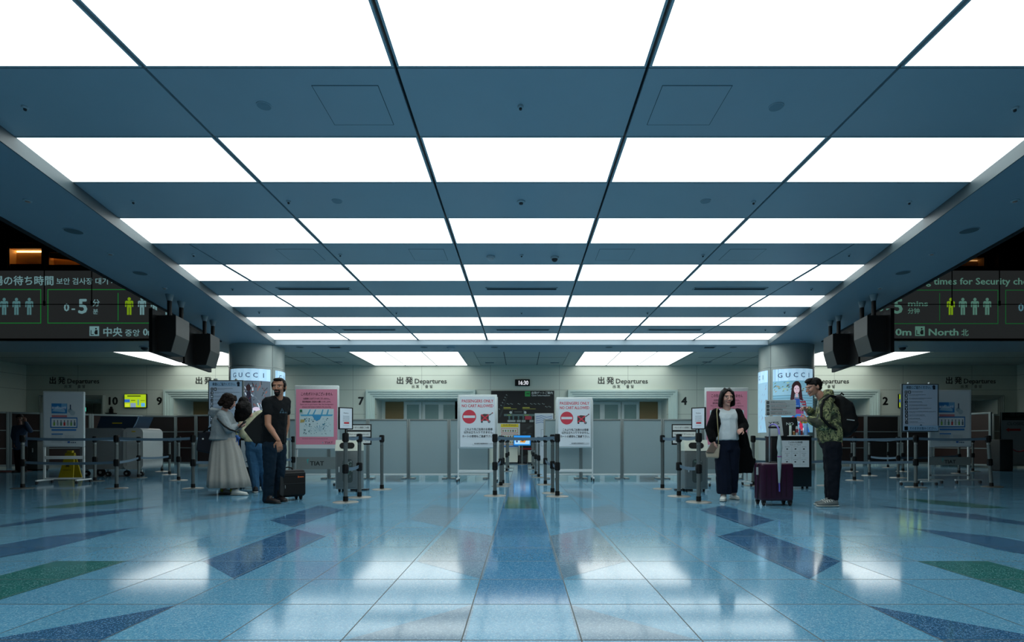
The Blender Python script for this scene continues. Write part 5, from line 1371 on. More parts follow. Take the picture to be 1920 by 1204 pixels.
# ------------------------------------------------------------------ PEOPLE
ICO = None
def ico_verts():
    global ICO
    if ICO is None:
        b = bmesh.new(); bmesh.ops.create_icosphere(b, subdivisions=2, radius=1); ICO = [v.co.copy() for v in b.verts]; b.free()
    return ICO
class Body:
    def __init__(s): s.b = bmesh.new()
    def hull(s, items):
        """items: (centre, radius or (rx,ry,rz), optional rotation matrix 3x3)"""
        vs_ = []
        for it in items:
            c, r = Vector(it[0]), it[1]; R = it[2] if len(it) > 2 else None
            r = (r, r, r) if isinstance(r, (int, float)) else r
            for v in ico_verts():
                q = Vector((v.x * r[0], v.y * r[1], v.z * r[2]))
                if R is not None: q = R @ q
                vs_.append(s.b.verts.new(c + q))
        o = bmesh.ops.convex_hull(s.b, input=vs_, use_existing_faces=False)
        rm = [g for g in o['geom_interior'] + o['geom_unused'] if isinstance(g, bmesh.types.BMVert)]
        bmesh.ops.delete(s.b, geom=list(set(rm)), context='VERTS')
        return s
    def limb(s, pts, rs):
        for i in range(len(pts) - 1): s.hull([(pts[i], rs[i]), (pts[i + 1], rs[i + 1])])
        return s
    def build(s, name, m, parent, vox=.006, smooth=2, paint=None, noise=None):
        bmesh.ops.recalc_face_normals(s.b, faces=s.b.faces)
        me = bpy.data.meshes.new('tmp'); s.b.to_mesh(me); s.b.free()
        o = bpy.data.objects.new('tmp', me); C.objects.link(o)
        if noise:
            pass
        r = o.modifiers.new('r', 'REMESH'); r.mode = 'VOXEL'; r.voxel_size = vox
        sm = o.modifiers.new('s', 'SMOOTH'); sm.iterations = smooth; sm.factor = .5
        if noise:
            tx = bpy.data.textures.new('fold', 'CLOUDS'); tx.noise_scale = noise[0]
            d = o.modifiers.new('d', 'DISPLACE'); d.texture = tx; d.strength = noise[1]; d.mid_level = .5
        dg = bpy.context.evaluated_depsgraph_get()
        me2 = bpy.data.meshes.new_from_object(o.evaluated_get(dg))
        bpy.data.objects.remove(o); bpy.data.meshes.remove(me)
        me2.name = name
        for p_ in me2.polygons: p_.use_smooth = True
        me2.materials.clear(); me2.materials.append(m)
        if paint:
            at = me2.color_attributes.new('col', 'FLOAT_COLOR', 'POINT')
            for v in me2.vertices: at.data[v.index].color = paint(v.co)
        return link(name, me2, parent)
def head_frame(c, yaw, pitch, k=1.0, roll=0):
    """yaw 0 looks towards the camera (-Y); positive turns to the right of the picture"""
    R = Matrix.Rotation(yaw, 3, 'Z') @ Matrix.Rotation(roll, 3, 'Y') @ Matrix.Rotation(pitch, 3, 'X')
    return Vector(c), R, k
def head(b, fr, fem=False):
    c, R, k = fr
    P_ = lambda x, y, z: c + R @ (Vector((x, y, z)) * k)
    E_ = lambda p_, r: b.hull([(P_(*p_), tuple(q * k for q in r), R)])
    E_((0, .012, .035), (.074, .094, .082))
    b.hull([(P_(0, -.03, .0), (.062 * k, .058 * k, .06 * k), R), (P_(0, -.05, -.075), (.03 * k, .03 * k, .026 * k), R), (P_(0, .0, -.06), (.048 * k, .05 * k, .03 * k), R)])
    E_((-.033, -.068, -.022), (.024, .018, .026)); E_((.033, -.068, -.022), (.024, .018, .026))
    b.hull([(P_(0, -.088, .012), .008 * k), (P_(0, -.109, -.026), .0105 * k)]); b.hull([(P_(-.013, -.096, -.03), .008 * k), (P_(.013, -.096, -.03), .008 * k)])
    b.hull([(P_(-.038, -.076, .03), .011 * k), (P_(.038, -.076, .03), .011 * k)])
    b.hull([(P_(-.016, -.088, -.055), .007 * k), (P_(.016, -.088, -.055), .007 * k)]); b.hull([(P_(-.012, -.086, -.064), .0075 * k), (P_(.012, -.086, -.064), .0075 * k)])
    E_((0, -.072, -.088), (.02, .016, .014))
    for sx in (-1, 1): E_((sx * .077, .012, -.002), (.012, .018, .032))
def face_paint(fr, skin, lips='#8c4a44', brow='#171310', beard=None, hairc=None):
    c, R, k = fr; Ri = R.transposed(); S = col(skin); W = col('#a09890'); D = col('#0e0a08'); Lp = col(lips); Br = col(brow)
    def f(co):
        q = (Ri @ (Vector(co) - c)) / k
        if q.y < -.03 and abs(q.x) < .09 and -.12 < q.z < .08:
            for sx in (-1, 1):
                ex, ez = (q.x - sx * .031) / .0145, (q.z - .006) / .0062
                if ex * ex + ez * ez < 1: return D if abs(q.x - sx * .031) < .006 else W
                if abs(q.x - sx * .032) < .021 and abs(q.z - .0265 + abs(q.x - sx * .03) * .15) < .0034: return Br
            if abs(q.x) < .024 and abs(q.z + .0595) < .0075 - abs(q.x) * .12 and q.y < -.07: return Lp
            if beard:
                if q.y < -.05 and (abs(q.z + .044) < .007 and abs(q.x) < .032): return beard
                if q.y < -.045 and -.12 < q.z < -.066 and abs(q.x) < .026: return beard
                if q.y < -.05 and .022 < abs(q.x) < .034 and -.075 < q.z < -.04: return beard
        return S
    return f
def hand(b, w, d, n, k=1.0, curl=.5, thumb=1, side=None):
    """wrist w, direction d, palm normal n (towards the palm side)"""
    w, d, n = Vector(w), Vector(d).normalized(), Vector(n); n = (n - d * n.dot(d)).normalized(); t = d.cross(n) * thumb
    R = Matrix((t, d, n)).transposed()
    b.hull([(w, (.024 * k, .02 * k, .017 * k), R), (w + d * .045 * k, (.036 * k, .02 * k, .014 * k), R), (w + d * .082 * k, (.038 * k, .012 * k, .012 * k), R)])
    for i, (o_, l) in enumerate(((.029, .072), (.010, .08), (-.010, .076), (-.028, .060))):
        p_ = w + d * .085 * k + t * o_ * k; a = curl * (.7 + .12 * i); A = a * .8
        pts, rs = [p_], [.0092 * k]
        for seg, fr_ in enumerate((.42, .32, .26)):
            p_ = p_ + (d * math.cos(A) + n * math.sin(A)) * l * fr_ * k; pts.append(p_); rs.append((.0088, .0082, .0072)[seg] * k)
            A += a
        b.limb(pts, rs)
    q0 = w + d * .025 * k + t * .028 * k; q1 = q0 + (d * .6 + t * .7 + n * .25).normalized() * .038 * k; q2 = q1 + (d * .9 + t * .1 + n * .45 * (1 + curl)).normalized() * .034 * k
    b.limb([q0, q1, q2], [.014 * k, .011 * k, .009 * k])
def skin_mat():
    return print_mat('skin_surface', 0, .5)
M_skin = skin_mat()
def loft(name, rings, m, parent, n=72, pleat=0, amp=0, th=.006, closed_top=False, seed=0):
    """rings: (centre, rx, ry, yaw, pleat strength)"""
    b = bmesh.new(); R_ = []
    rnd = random.Random(seed); ph = [rnd.uniform(0, 6.28) for _ in range(4)]
    for (c, rx, ry, yaw, ps) in rings:
        row = []
        for i in range(n):
            a = 2 * PI * i / n
            f = 1 + ps * amp * (math.sin(pleat * a + ph[0]) * .6 + math.sin(pleat * 1.7 * a + ph[1]) * .3 + math.sin(pleat * .5 * a + ph[2]) * .4)
            u, v = rx * f * math.cos(a), ry * f * math.sin(a)
            row.append(b.verts.new((c[0] + u * math.cos(yaw) - v * math.sin(yaw), c[1] + u * math.sin(yaw) + v * math.cos(yaw), c[2])))
        R_.append(row)
    for p_, q in zip(R_, R_[1:]):
        for i in range(n): b.faces.new((p_[i], p_[(i + 1) % n], q[(i + 1) % n], q[i]))
    bmesh.ops.recalc_face_normals(b, faces=b.faces)
    inner = bmesh.ops.solidify(b, geom=list(b.faces), thickness=th)
    me = bpy.data.meshes.new(name); b.to_mesh(me); b.free()
    for p_ in me.polygons: p_.use_smooth = True
    me.materials.append(m)
    return link(name, me, parent)
def shoe(parent, toe, heel, m_up, m_sole, w=.045, h=.075, name='shoe'):
    """low shoe from heel to toe points on the floor"""
    toe, heel = Vector(toe), Vector(heel); d = (toe - heel).normalized(); L_ = (toe - heel).length
    P_ = lambda f, z: heel + d * L_ * f + Vector((0, 0, z))
    b = Body()
    b.hull([(P_(.14, .045), (w * .85, w * .85, .04)), (P_(.5, .04), (w, w, .032)), (P_(.85, .03), (w * .9, w * .9, .022))])
    b.hull([(P_(.16, .07), .036), (P_(.34, .075), .032)])
    o = b.build(name, m_up, parent, .006, 2)
    m_ = Body(); m_.hull([(P_(.1, .012), (w * .95, w * .95, .011)), (P_(.5, .012), (w * 1.05, w * 1.05, .011)), (P_(.9, .012), (w * .98, w * .98, .011))]); m_.build('sole', m_sole, o, .006, 1)
    return o
def foot(px, z, dy, X0): return (X(px, z + dy) - X0, dy, 0)
def frame_fn(px, z):
    X0 = X(px, z)
    return X0, (lambda a, b_, dy=0.: Vector((X(a, z + dy) - X0, dy, Z(b_, z + dy))))

# --- bearded man
z = 7.6; X0, J = frame_fn(514, z)
man = thing('person', 'bearded man in dark t-shirt and jeans looking aside, beside black case', 'person', (X0, z, 0))
yaw_b = PI / 4
Rb = Matrix.Rotation(yaw_b, 3, 'Z')
chest = J(516, 770, .0); hip = J(513, 838, .02)
shR, shL = J(502, 753, -.12), J(535, 752, .13)
neck0, neck1 = J(521, 755, .0), J(523, 741, -.01)
hc = J(523, 726.5, -.03)
fr = head_frame(hc, .12, .03, 1.12)
elR, wrR = J(502.5, 797, -.20), J(522, 826, -.27)
elL, wrL = J(538, 795, .17), J(531, 830, .10)
hipR, hipL = J(506, 838, -.06), J(523, 838, .09)
knR, knL = J(505.5, 884, -.08), J(525, 884, .12)
anR, anL = J(502, 932, -.05), J(523, 930, .17)
b = Body(); head(b, fr)
b.hull([(neck0, .06), (hc + Vector((0, .02, -.06)), .052)])
b.hull([(shR, .05), (shL, .05), (chest, (.15, .11, .12), Rb)]); b.hull([(chest, (.15, .11, .12), Rb), (hip, (.14, .11, .1), Rb)])
b.limb([shR, elR, wrR], [.052, .042, .028]); b.limb([elR, elR * .6 + wrR * .4], [.04, .042]); b.limb([shL, elL, wrL], [.052, .042, .028])
b.limb([hipR, knR, anR], [.085, .055, .04]); b.limb([hipL, knL, anL], [.085, .055, .04])
hand(b, wrR, (.25, -.15, -1), (-.45, .8, .1), 1.08, .6, -1); hand(b, wrL, (-.1, -.2, -1), (-.7, 0, 0), 1.0, .5, 1)
b.build('body', M_skin, man, .0052, 1, face_paint(fr, '#9a6a50', '#70403a', '#120d0a', beard=col('#16100c')))
M_tee = mat('black_tee', '#0d1013', .9, bump=.15, scale=12, spec=.2)
b = Body()
b.hull([(shR + Vector((-.01, 0, -.005)), .068), (shL + Vector((.01, 0, -.005)), .068), (chest, (.172, .135, .14), Rb), (J(521, 750, .02), .075)])
b.hull([(chest, (.17, .135, .14), Rb), (J(514, 815), (.165, .135, .1), Rb)]); b.hull([(J(514, 815), (.165, .135, .1), Rb), (J(513, 830, .02), (.17, .14, .04), Rb)])
b.limb([shR, shR * .52 + elR * .48], [.07, .064]); b.limb([shL, shL * .52 + elL * .48], [.07, .064])
b.build('t_shirt', M_tee, man, .007, 3, noise=(.09, .02))
M_jean = mat('dark_wash_denim', '#11222f', .9, spec=.15, var=.4, scale=5, bump=.2)
b = Body(); b.hull([(hipR, (.1, .1, .1)), (hipL, (.1, .1, .1)), (hip, (.155, .13, .06), Rb)])
b.limb([hipR + Vector((0, 0, .01)), knR, anR + Vector((0, 0, .0))], [.105, .078, .066]); b.limb([hipL, knL, anL], [.105, .078, .066])
b.limb([anR, anR + Vector((.0, -.0, -.03))], [.066, .07]); b.build('jeans', M_jean, man, .007, 3, noise=(.07, .022))
b = Body()
c, R, k = fr; Q = lambda x, y, z_: c + R @ (Vector((x, y, z_)) * k)
b.hull([(Q(0, .022, .055), (.088, .1, .08), R), (Q(0, .045, .02), (.088, .08, .088), R)]); b.hull([(Q(0, .05, -.02), (.078, .06, .055), R)]); b.hull([(Q(0, -.052, .092), (.06, .035, .026), R)])
for sx in (-1, 1): b.hull([(Q(sx * .074, -.008, .03), (.014, .026, .04), R)])
b.build('hair', mat('near_black_hair', '#0e0b0a', .6, spec=.15, bump=.3, scale=90), man, .006, 1)
b = Body()
b.hull([(Q(0, -.08, -.088), (.029, .026, .026), R), (Q(0, -.075, -.105), (.02, .018, .016), R)]); b.hull([(Q(-.028, -.083, -.045), .006), (Q(.028, -.083, -.045), .006), (Q(0, -.094, -.043), .006)])
for sx in (-1, 1): b.limb([Q(sx * .029, -.081, -.046), Q(sx * .026, -.076, -.085)], [.005, .008])
b.build('beard', mat('near_black_hair', '#0e0b0a', .6, spec=.15), man, .0045, 1)
p = Print(); p.text('A', -.02, 0.02, .07, '#2f4a58', 'c', bold=.5); p.line_text(-.05, .0, .04, .018, '#33505e', 3); o = p.build('shirt_print', M_print, man, J(532, 775, -.155)); o.rotation_euler = (0, 0, .35)
M_shoe = mat('dark_brown_shoe', '#1c1413', .5)
shoe(man, foot(524, z, -.2, X0), foot(498, z, -.05, X0), M_shoe, mat('black_sole', '#0c0c0c', .6), .048)
shoe(man, foot(536, z, .04, X0), foot(520, z, .2, X0), M_shoe, mat('black_sole', '#0c0c0c', .6), .046)
t = thing('shoulder_bag', 'black bag slung behind the bearded man', 'bag', (X(485, z + .1), z + .1, 0))
Xb = X(485, z + .1); Jb = lambda a, b_, dy=0: Vector((X(a, z + .1 + dy) - Xb, dy, Z(b_, z + .1 + dy)))
b = Body(); b.hull([(Jb(459, 806), .012), (Jb(482, 783), .02), (Jb(494, 775), .03), (Jb(496, 828), .03), (Jb(478, 829), .02), (Jb(484, 800, .09), .05), (Jb(492, 806, .1), .06)])
b.hull([(Jb(482, 832), .008), (Jb(479, 838), .006), (Jb(484, 826), .02)])
b.build('pouch', mat('black_bag_cloth', '#090a0c', .75), t, .007, 3)
MB().tube([tuple(Jb(490, 782, -.03)), tuple(Jb(495, 770, -.1)), tuple(Jb(500, 757, -.2)), tuple(Jb(505, 750, -.2)), tuple(Jb(513, 747, -.15))], .014).build('strap', M_black, t)

# --- woman with white top
z = 7.9; X0, J = frame_fn(1363, z)
wo = thing('person', 'woman in white top, black cardigan and wide navy trousers walking forward', 'person', (X0, z, 0))
hc = J(1362.5, 746, -.04); fr = head_frame(hc, .0, .06, 1.1)
shR, shL = J(1343, 774, 0), J(1383, 774, 0); chest = J(1362, 785, 0); hip = J(1362, 836, 0)
elR, wrR = J(1331, 806, -.03), J(1336, 827, -.13); elL, wrL = J(1395, 799, -.04), J(1391, 806, -.2)
hipR, hipL = J(1354, 838, 0), J(1373, 838, 0); knR, knL = J(1355, 882, -.06), J(1375, 882, .0); anR, anL = J(1356, 930, -.07), J(1376, 926, .12)
b = Body(); head(b, fr, True)
b.hull([(J(1362.5, 772), .058), (hc + Vector((0, .02, -.055)), .052)])
b.hull([(shR, .045), (shL, .045), (chest, (.14, .1, .11))]); b.hull([(chest, (.14, .1, .11)), (hip, (.15, .11, .1))])
b.limb([shR, elR, wrR], [.048, .038, .026]); b.limb([shL, elL, wrL], [.048, .038, .026])
b.limb([hipR, knR, anR], [.09, .055, .038]); b.limb([hipL, knL, anL], [.09, .055, .038])
hand(b, wrR, (.25, -.3, -1), (.5, .6, .1), .92, .55, -1); hand(b, wrL, (-.45, -.6, -.1), (-.5, .2, -.6), .92, 1.0, 1)
b.build('body', M_skin, wo, .0052, 1, face_paint(fr, '#c09080', '#a05a54', '#1c1512'))
b = Body()
b.hull([(J(1346, 774), .05), (J(1378, 774), .05), (J(1362, 769, .02), (.07, .06, .03)), (chest, (.165, .13, .12))]); b.hull([(chest, (.155, .125, .12)), (J(1362, 808), (.165, .135, .08))]); b.hull([(J(1362, 808), (.165, .135, .08)), (J(1362, 824), (.175, .145, .035))])
b.build('white_top', mat('white_knit', '#c3cdd0', .8, var=.04), wo, .007, 3, noise=(.1, .012))
M_navy = mat('navy_trousers', '#0c1424', .9, spec=.15, var=.15, scale=6)
for sx, h_, k_, a_, nm in ((-1, hipR, knR, anR, 'trouser_leg'), (1, hipL, knL, anL, 'trouser_leg')):
    pass
b = Body(); b.hull([(J(1362, 826), (.165, .135, .03)), (J(1362, 843), (.19, .14, .06))])
b.hull([(J(1353, 842), (.105, .13, .06)), (J(1356.5, 880, -.05), (.112, .11, .03))]); b.hull([(J(1356.5, 880, -.05), (.112, .11, .03)), (J(1358, 925.5, -.07), (.105, .1, .008))])
b.hull([(J(1373, 842), (.105, .13, .06)), (J(1372, 880, .0), (.098, .11, .03))]); b.hull([(J(1372, 880, .0), (.098, .11, .03)), (J(1371, 923, .08), (.085, .1, .008))])
b.build('wide_trousers', M_navy, wo, .007, 3, noise=(.08, .015))
M_card = mat('black_cardigan', '#06080a', .95, bump=.2, scale=60, spec=.15)
b = Body()
b.hull([(shR + Vector((-.012, 0, 0)), .065), (J(1344, 795, .02), (.05, .12, .06))]); b.hull([(J(1344, 795, .02), (.05, .12, .06)), (J(1341, 820, .05), (.045, .11, .04))])
b.limb([shR, elR, wrR + Vector((0, .01, .03))], [.066, .068, .058])
b.hull([(shL + Vector((.012, 0, 0)), .065), (J(1385, 795, .04), (.04, .11, .06))]); b.hull([(J(1385, 795, .04), (.04, .11, .06)), (J(1391, 830, .1), (.05, .09, .05))])
b.limb([shL, elL, wrL + Vector((.012, .04, -.002))], [.066, .07, .052])
b.hull([(J(1350, 775, .1), .04), (J(1376, 775, .1), .04), (J(1362, 800, .14), (.16, .04, .06)), (J(1364, 830, .16), (.16, .03, .04))])
b.hull([(J(1386, 808, .1), .035), (J(1398, 812, .1), .02), (J(1384, 886, .16), .012), (J(1410, 886, .18), .012), (J(1413, 868, .16), .014), (J(1396, 850, .22), .05)])
b.build('black_cardigan', M_card, wo, .007, 3, noise=(.07, .014))
c, R, k = fr; Q = lambda x, y, z_: c + R @ (Vector((x, y, z_)) * k)
b = Body()
b.hull([(Q(0, .025, .055), (.088, .1, .08), R), (Q(0, .05, .0), (.094, .08, .09), R)])
for sx in (-1, 1):
    b.hull([(Q(sx * .062, -.025, .055), (.026, .05, .045), R), (Q(sx * .084, -.005, -.02), (.022, .055, .05), R)]); b.hull([(Q(sx * .084, -.005, -.02), (.022, .055, .05), R), (Q(sx * .086, .0, -.09), (.026, .05, .022), R), (Q(sx * .075, .02, -.1), (.03, .05, .02), R)])
    b.hull([(Q(sx * .012, -.058, .098), .014), (Q(sx * .06, -.062, .055), .016), (Q(sx * .03, -.0, .115), .022)])
b.hull([(Q(-.06, .05, -.1), .035), (Q(.06, .05, -.1), .035), (Q(0, .06, 0), .06)])
b.build('hair', mat('black_bob_hair', '#070605', .6, spec=.15, bump=.3, scale=90), wo, .006, 1)
g = MB()
for sx in (-1, 1):
    pts = [tuple(Q(sx * .032 + .022 * math.cos(a_ * PI / 7), -.099, .004 + .018 * math.sin(a_ * PI / 7))) for a_ in range(15)]; g.tube(pts, .0012, 5)
g.tube([tuple(Q(-.01, -.1, .008)), tuple(Q(.01, -.1, .008))], .0012, 5).build('eyeglasses', mat('thin_gold_rim', '#6a5a48', .3, .7), wo)
M_wshoe = mat('white_shoe', '#c5c9c4', .6); M_wsole = mat('off_white_sole', '#a8ada8', .6)
shoe(wo, foot(1354, z, -.24, X0), foot(1358, z, -.0, X0), M_wshoe, M_wsole, .044)
shoe(wo, foot(1384, z, .03, X0), foot(1370, z, .18, X0), M_wshoe, M_wsole, .042)
t = thing('handbag', 'taupe and cream flap handbag on a chain strap at the woman hip', 'handbag', (X(1337, z - .14), z - .14, 0))
Xb = X(1337, z - .14); Jb = lambda a, b_, dy=0: Vector((X(a, z - .14 + dy) - Xb, dy, Z(b_, z - .14 + dy)))
b = Body(); b.hull([(Jb(1327, 856), .022), (Jb(1345, 857), .022), (Jb(1348, 835), .016), (Jb(1334, 835), .012), (Jb(1325, 850), .015), (Jb(1338, 850, .06), .02)]); b.build('bag_body', mat('cream_leather', '#a89c88', .5), t, .005, 2)
b = Body(); b.hull([(Jb(1334, 831, -.01), .008), (Jb(1346, 834, -.01), .01), (Jb(1338, 849, -.025), .008), (Jb(1325, 848, -.025), .01)]); b.build('flap', mat('taupe_leather', '#6c5c50', .5), t, .005, 2)
MB().tube([tuple(Jb(1347, 832, 0)), tuple(Jb(1347, 815, -.03)), tuple(Jb(1345.5, 795, -.02)), tuple(Jb(1344, 772, .03)), tuple(Jb(1345, 765, .1))], .006, 6).build('strap', mat('khaki_strap', '#a09468', .6), t)

# --- man in camouflage
z = 7.2; X0, J = frame_fn(1550, z)
cm = thing('person', 'young man in camouflage jacket with black backpack eating from a cup', 'person', (X0, z, 0))
hc = J(1525.5, 727, 0); fr = head_frame(hc, -PI / 2 + .05, .28, 1.0)
sN, sF = J(1549, 759, -.16), J(1546, 757, .16); chest = J(1551, 778, 0); hip = J(1561, 835, 0)
eN, wN = J(1543, 797, -.2), J(1513.5, 787, -.06); eF, wF = J(1533, 789, .22), J(1512.5, 769, .12)
hN, hF = J(1561, 838, -.09), J(1560, 838, .09); kN, kF = J(1562, 886, -.1), J(1558, 886, .09); aN, aF = J(1562, 934, -.1), J(1556, 930, .08)
b = Body(); head(b, fr)
b.hull([(J(1543, 748), .058), (J(1534, 737), .05)])
b.hull([(sN, .05), (sF, .05), (chest, (.11, .15, .12))]); b.hull([(chest, (.11, .15, .12)), (hip, (.11, .15, .1))])
b.limb([sN, eN, wN], [.05, .042, .028]); b.limb([sF, eF, wF], [.05, .042, .028])
b.limb([hN, kN, aN], [.09, .058, .042]); b.limb([hF, kF, aF], [.09, .058, .042])
hand(b, wN, (-1, .35, .12), (.1, .6, .1), .95, .8, -1); hand(b, wF, (-.8, -.3, .35), (-.1, -.3, -.6), .95, 1.1, 1)
b.build('body', M_skin, cm, .0052, 1, face_paint(fr, '#a97c68', '#8a4c48', '#171210'))
m = bpy.data.materials.new('camouflage_cloth'); m.use_nodes = True; nt = m.node_tree
n1 = nt.nodes.new('ShaderNodeTexNoise'); n1.inputs['Scale'].default_value = 10; n1.inputs['Detail'].default_value = 3.5; n1.inputs['Distortion'].default_value = .35
tc = nt.nodes.new('ShaderNodeTexCoord'); nt.links.new(tc.outputs['Object'], n1.inputs['Vector'])
rp = nt.nodes.new('ShaderNodeValToRGB'); rp.color_ramp.interpolation = 'CONSTANT'; e = rp.color_ramp.elements
e[0].position = 0; e[0].color = col('#232a1e'); e[1].position = .43; e[1].color = col('#4c5636')
for pos, c_ in ((.5, '#8c8f62'), (.56, '#2c3324'), (.61, '#7c8258')):
    q = e.new(pos); q.color = col(c_)
nt.links.new(n1.outputs['Fac'], rp.inputs[0]); nt.links.new(rp.outputs[0], nt.nodes['Principled BSDF'].inputs['Base Color']); nt.nodes['Principled BSDF'].inputs['Roughness'].default_value = .8
b = Body()
b.hull([(sN, .075), (sF, .075), (chest, (.145, .19, .13)), (J(1546, 752), .07)]); b.hull([(chest, (.145, .19, .13)), (J(1555, 815), (.145, .19, .08))]); b.hull([(J(1555, 815), (.145, .19, .08)), (J(1556, 829), (.14, .18, .035))])
b.hull([(J(1553, 735, 0), (.055, .085, .035)), (J(1545, 742, 0), (.055, .08, .03)), (J(1539, 750, 0), (.03, .07, .03)), (J(1553, 752), (.07, .1, .03))])
b.limb([sN, eN, wN + Vector((.035, -.005, 0))], [.085, .078, .052]); b.limb([sF, eF, wF + Vector((.035, .0, 0))], [.08, .075, .05])
b.build('camouflage_jacket', m, cm, .007, 3, noise=(.08, .022))
MB().tube([tuple(J(1534, 752, -.06)), tuple(J(1533, 775, -.02)), tuple(J(1536, 800, 0)), tuple(J(1538, 825, 0))], .008, 6).build('zip', M_silver, cm)
b = Body(); b.hull([(J(1556, 832), (.13, .165, .05)), (hN, (.12, .1, .1)), (hF, (.12, .1, .1))])
b.limb([hN, kN, aN], [.118, .088, .068]); b.limb([hF, kF, aF], [.118, .086, .066]); b.build('navy_trousers', mat('dark_navy_chinos', '#090e18', .9, spec=.2), cm, .007, 3, noise=(.07, .02))
c, R, k = fr; Q = lambda x, y, z_: c + R @ Vector((x, y, z_))
b = Body(); b.hull([(Q(0, .02, .06), (.08, .098, .076), R), (Q(0, .05, .03), (.08, .075, .07), R)]); b.hull([(Q(0, -.055, .10), (.055, .035, .026), R), (Q(0, -.03, .12), (.05, .04, .02), R)]); b.hull([(Q(0, .065, -.02), (.062, .035, .04), R)])
for sx in (-1, 1): b.hull([(Q(sx * .075, .0, .04), (.01, .02, .03), R)])
b.build('hair', mat('short_black_hair', '#0b0a0a', .6, spec=.15, bump=.3, scale=90), cm, .006, 1)
M_sneak = mat('grey_canvas_shoe', '#5c6464', .7)
for toe, heel, y_ in ((1532, 1572, -.12), (1528, 1564, .07)):
    o = shoe(cm, foot(toe, z, y_ - .02, X0), foot(heel, z, y_, X0), M_sneak, M_wsole, .046)
    lc = MB()
    for q in range(4):
        x_ = X(toe, z + y_) - X0 + .09 + .028 * q
        lc.tube([(x_, y_ - .045, .055 + .006 * q), (x_, y_ - .01, .075 + .008 * q), (x_, y_ + .03, .055 + .006 * q)], .005, 6)
    lc.build('laces', M_wshoe, o)
t = thing('black_backpack', 'large black backpack worn by the man in camouflage', 'backpack', (X(1583, z), z, 0))
Xb = X(1583, z); Jb = lambda a, b_, dy=0: Vector((X(a, z + dy) - Xb, dy, Z(b_, z + dy)))
M_bp = mat('black_backpack_nylon', '#060708', .75, spec=.25)
b = Body(); b.hull([(Jb(1571, 750), (.06, .13, .07)), (Jb(1585, 762), (.08, .14, .08)), (Jb(1594, 795), (.08, .14, .09)), (Jb(1582, 812), (.08, .14, .06)), (Jb(1570, 805), (.05, .13, .06))]); b.build('main_compartment', M_bp, t, .007, 3, noise=(.1, .015))
b = Body(); b.hull([(Jb(1598, 785), (.05, .1, .07)), (Jb(1596, 806), (.05, .1, .04))]); b.build('front_pocket', M_bp, t, .007, 3)
MB().tube([tuple(Jb(1566, 744, -.12)), tuple(Jb(1556, 742, -.17)), tuple(Jb(1545, 750, -.26)), tuple(Jb(1540, 765, -.25)), tuple(Jb(1540, 782, -.29)), tuple(Jb(1556, 800, -.27)), tuple(Jb(1568, 806, -.17))], .018, 8).build('shoulder_strap', M_bp, t)
MB().tube([tuple(Jb(1574, 742)), tuple(Jb(1578, 737)), tuple(Jb(1582, 741))], .01).build('grab_loop', M_bp, t)
o = MB().box(-.05, .05, -.003, .003, -.006, .006).build('reflective_tag', M_silver, t, 0, loc=Jb(1595, 787.5, -.155)); o.rotation_euler = (0, .12, 0)
t = thing('paper_cup', 'small white and yellow cup held by the man in camouflage', 'cup', (X(1506, z - .02), z - .02, Z(794, z)))
MB().lathe([(.026, 0), (.034, .085)], n=20).build('cup_body', mat('white_paper_cup', '#c8c8bc', .5), t); MB().lathe([(.0268, -.001), (.0292, .022)], n=20).build('yellow_base_band', mat('cup_yellow', '#b8a050', .5), t)
o = MB().cyl((0, .02, .06), (.02, .1, .26), .004, n=8).build('straw', mat('pink_straw', '#b06a88', .4), t)

# --- woman in grey hoodie
z = 8.75; X0, J = frame_fn(430, z)
w1 = thing('person', 'woman in grey hoodie and long pale skirt looking down at a phone', 'person', (X0, z, 0))
hc = J(429, 753, 0); fr = head_frame(hc, PI / 2 + .35, .4, 1.0)
sN, sF = J(416, 779, -.13), J(428, 779, .15); chest = J(417, 792, 0); hip = J(421, 828, 0)
eN, wN = J(429, 805, -.2), J(443, 800, -.02); eF, wF = J(440, 804, .2), J(450, 800, .1)
b = Body(); head(b, fr, True)
b.hull([(J(419, 772), .052), (hc + Vector((-.02, .0, -.05)), .045)]); b.hull([(sN, .045), (sF, .045), (chest, (.11, .14, .11))]); b.hull([(chest, (.11, .14, .11)), (hip, (.12, .15, .1))])
b.limb([sN, eN, wN], [.046, .036, .026]); b.limb([sF, eF, wF], [.046, .036, .026]); b.hull([(J(419, 838, -.05), .07), (J(422, 838, .06), .07)])
b.limb([J(424, 838, -.06), J(431, 880, -.08), J(437, 920, -.08)], [.07, .05, .036]); b.limb([J(420, 838, .06), J(419, 880, .08), J(420, 920, .1)], [.07, .05, .036])
hand(b, wN, (1, .1, .3), (0, .5, .5), .9, .7, -1); hand(b, wF, (1, -.1, .3), (0, -.5, .5), .9, .7, 1)
b.build('body', M_skin, w1, .0055, 1, face_paint(fr, '#b98a7a', '#8c4c48', '#171210'))
M_hood = mat('heather_grey_jersey', '#7b8487', .95, var=.1, scale=120)
b = Body()
b.hull([(sN, .065), (sF, .065), (chest, (.145, .18, .12)), (J(417, 773), .06)]); b.hull([(chest, (.145, .18, .12)), (J(418, 816), (.19, .19, .07))]); b.hull([(J(418, 816), (.19, .19, .07)), (J(417, 824), (.2, .2, .03))])
b.limb([sN, eN, wN + Vector((-.01, 0, 0))], [.075, .072, .045]); b.limb([sF, eF, wF], [.07, .07, .045])
b.hull([(J(400, 768, 0), (.05, .09, .03)), (J(396, 776, 0), (.035, .07, .04)), (J(412, 770, -.02), (.06, .09, .03)), (J(404, 782, 0), (.04, .08, .03))])
b.build('grey_hoodie', M_hood, w1, .0075, 3, noise=(.09, .024))
cz = lambda py: Z(py, z)
mk = lambda px, py, rx, ry, ps: ((X(px, z) - X0, 0, cz(py)), rx, ry, 0, ps)
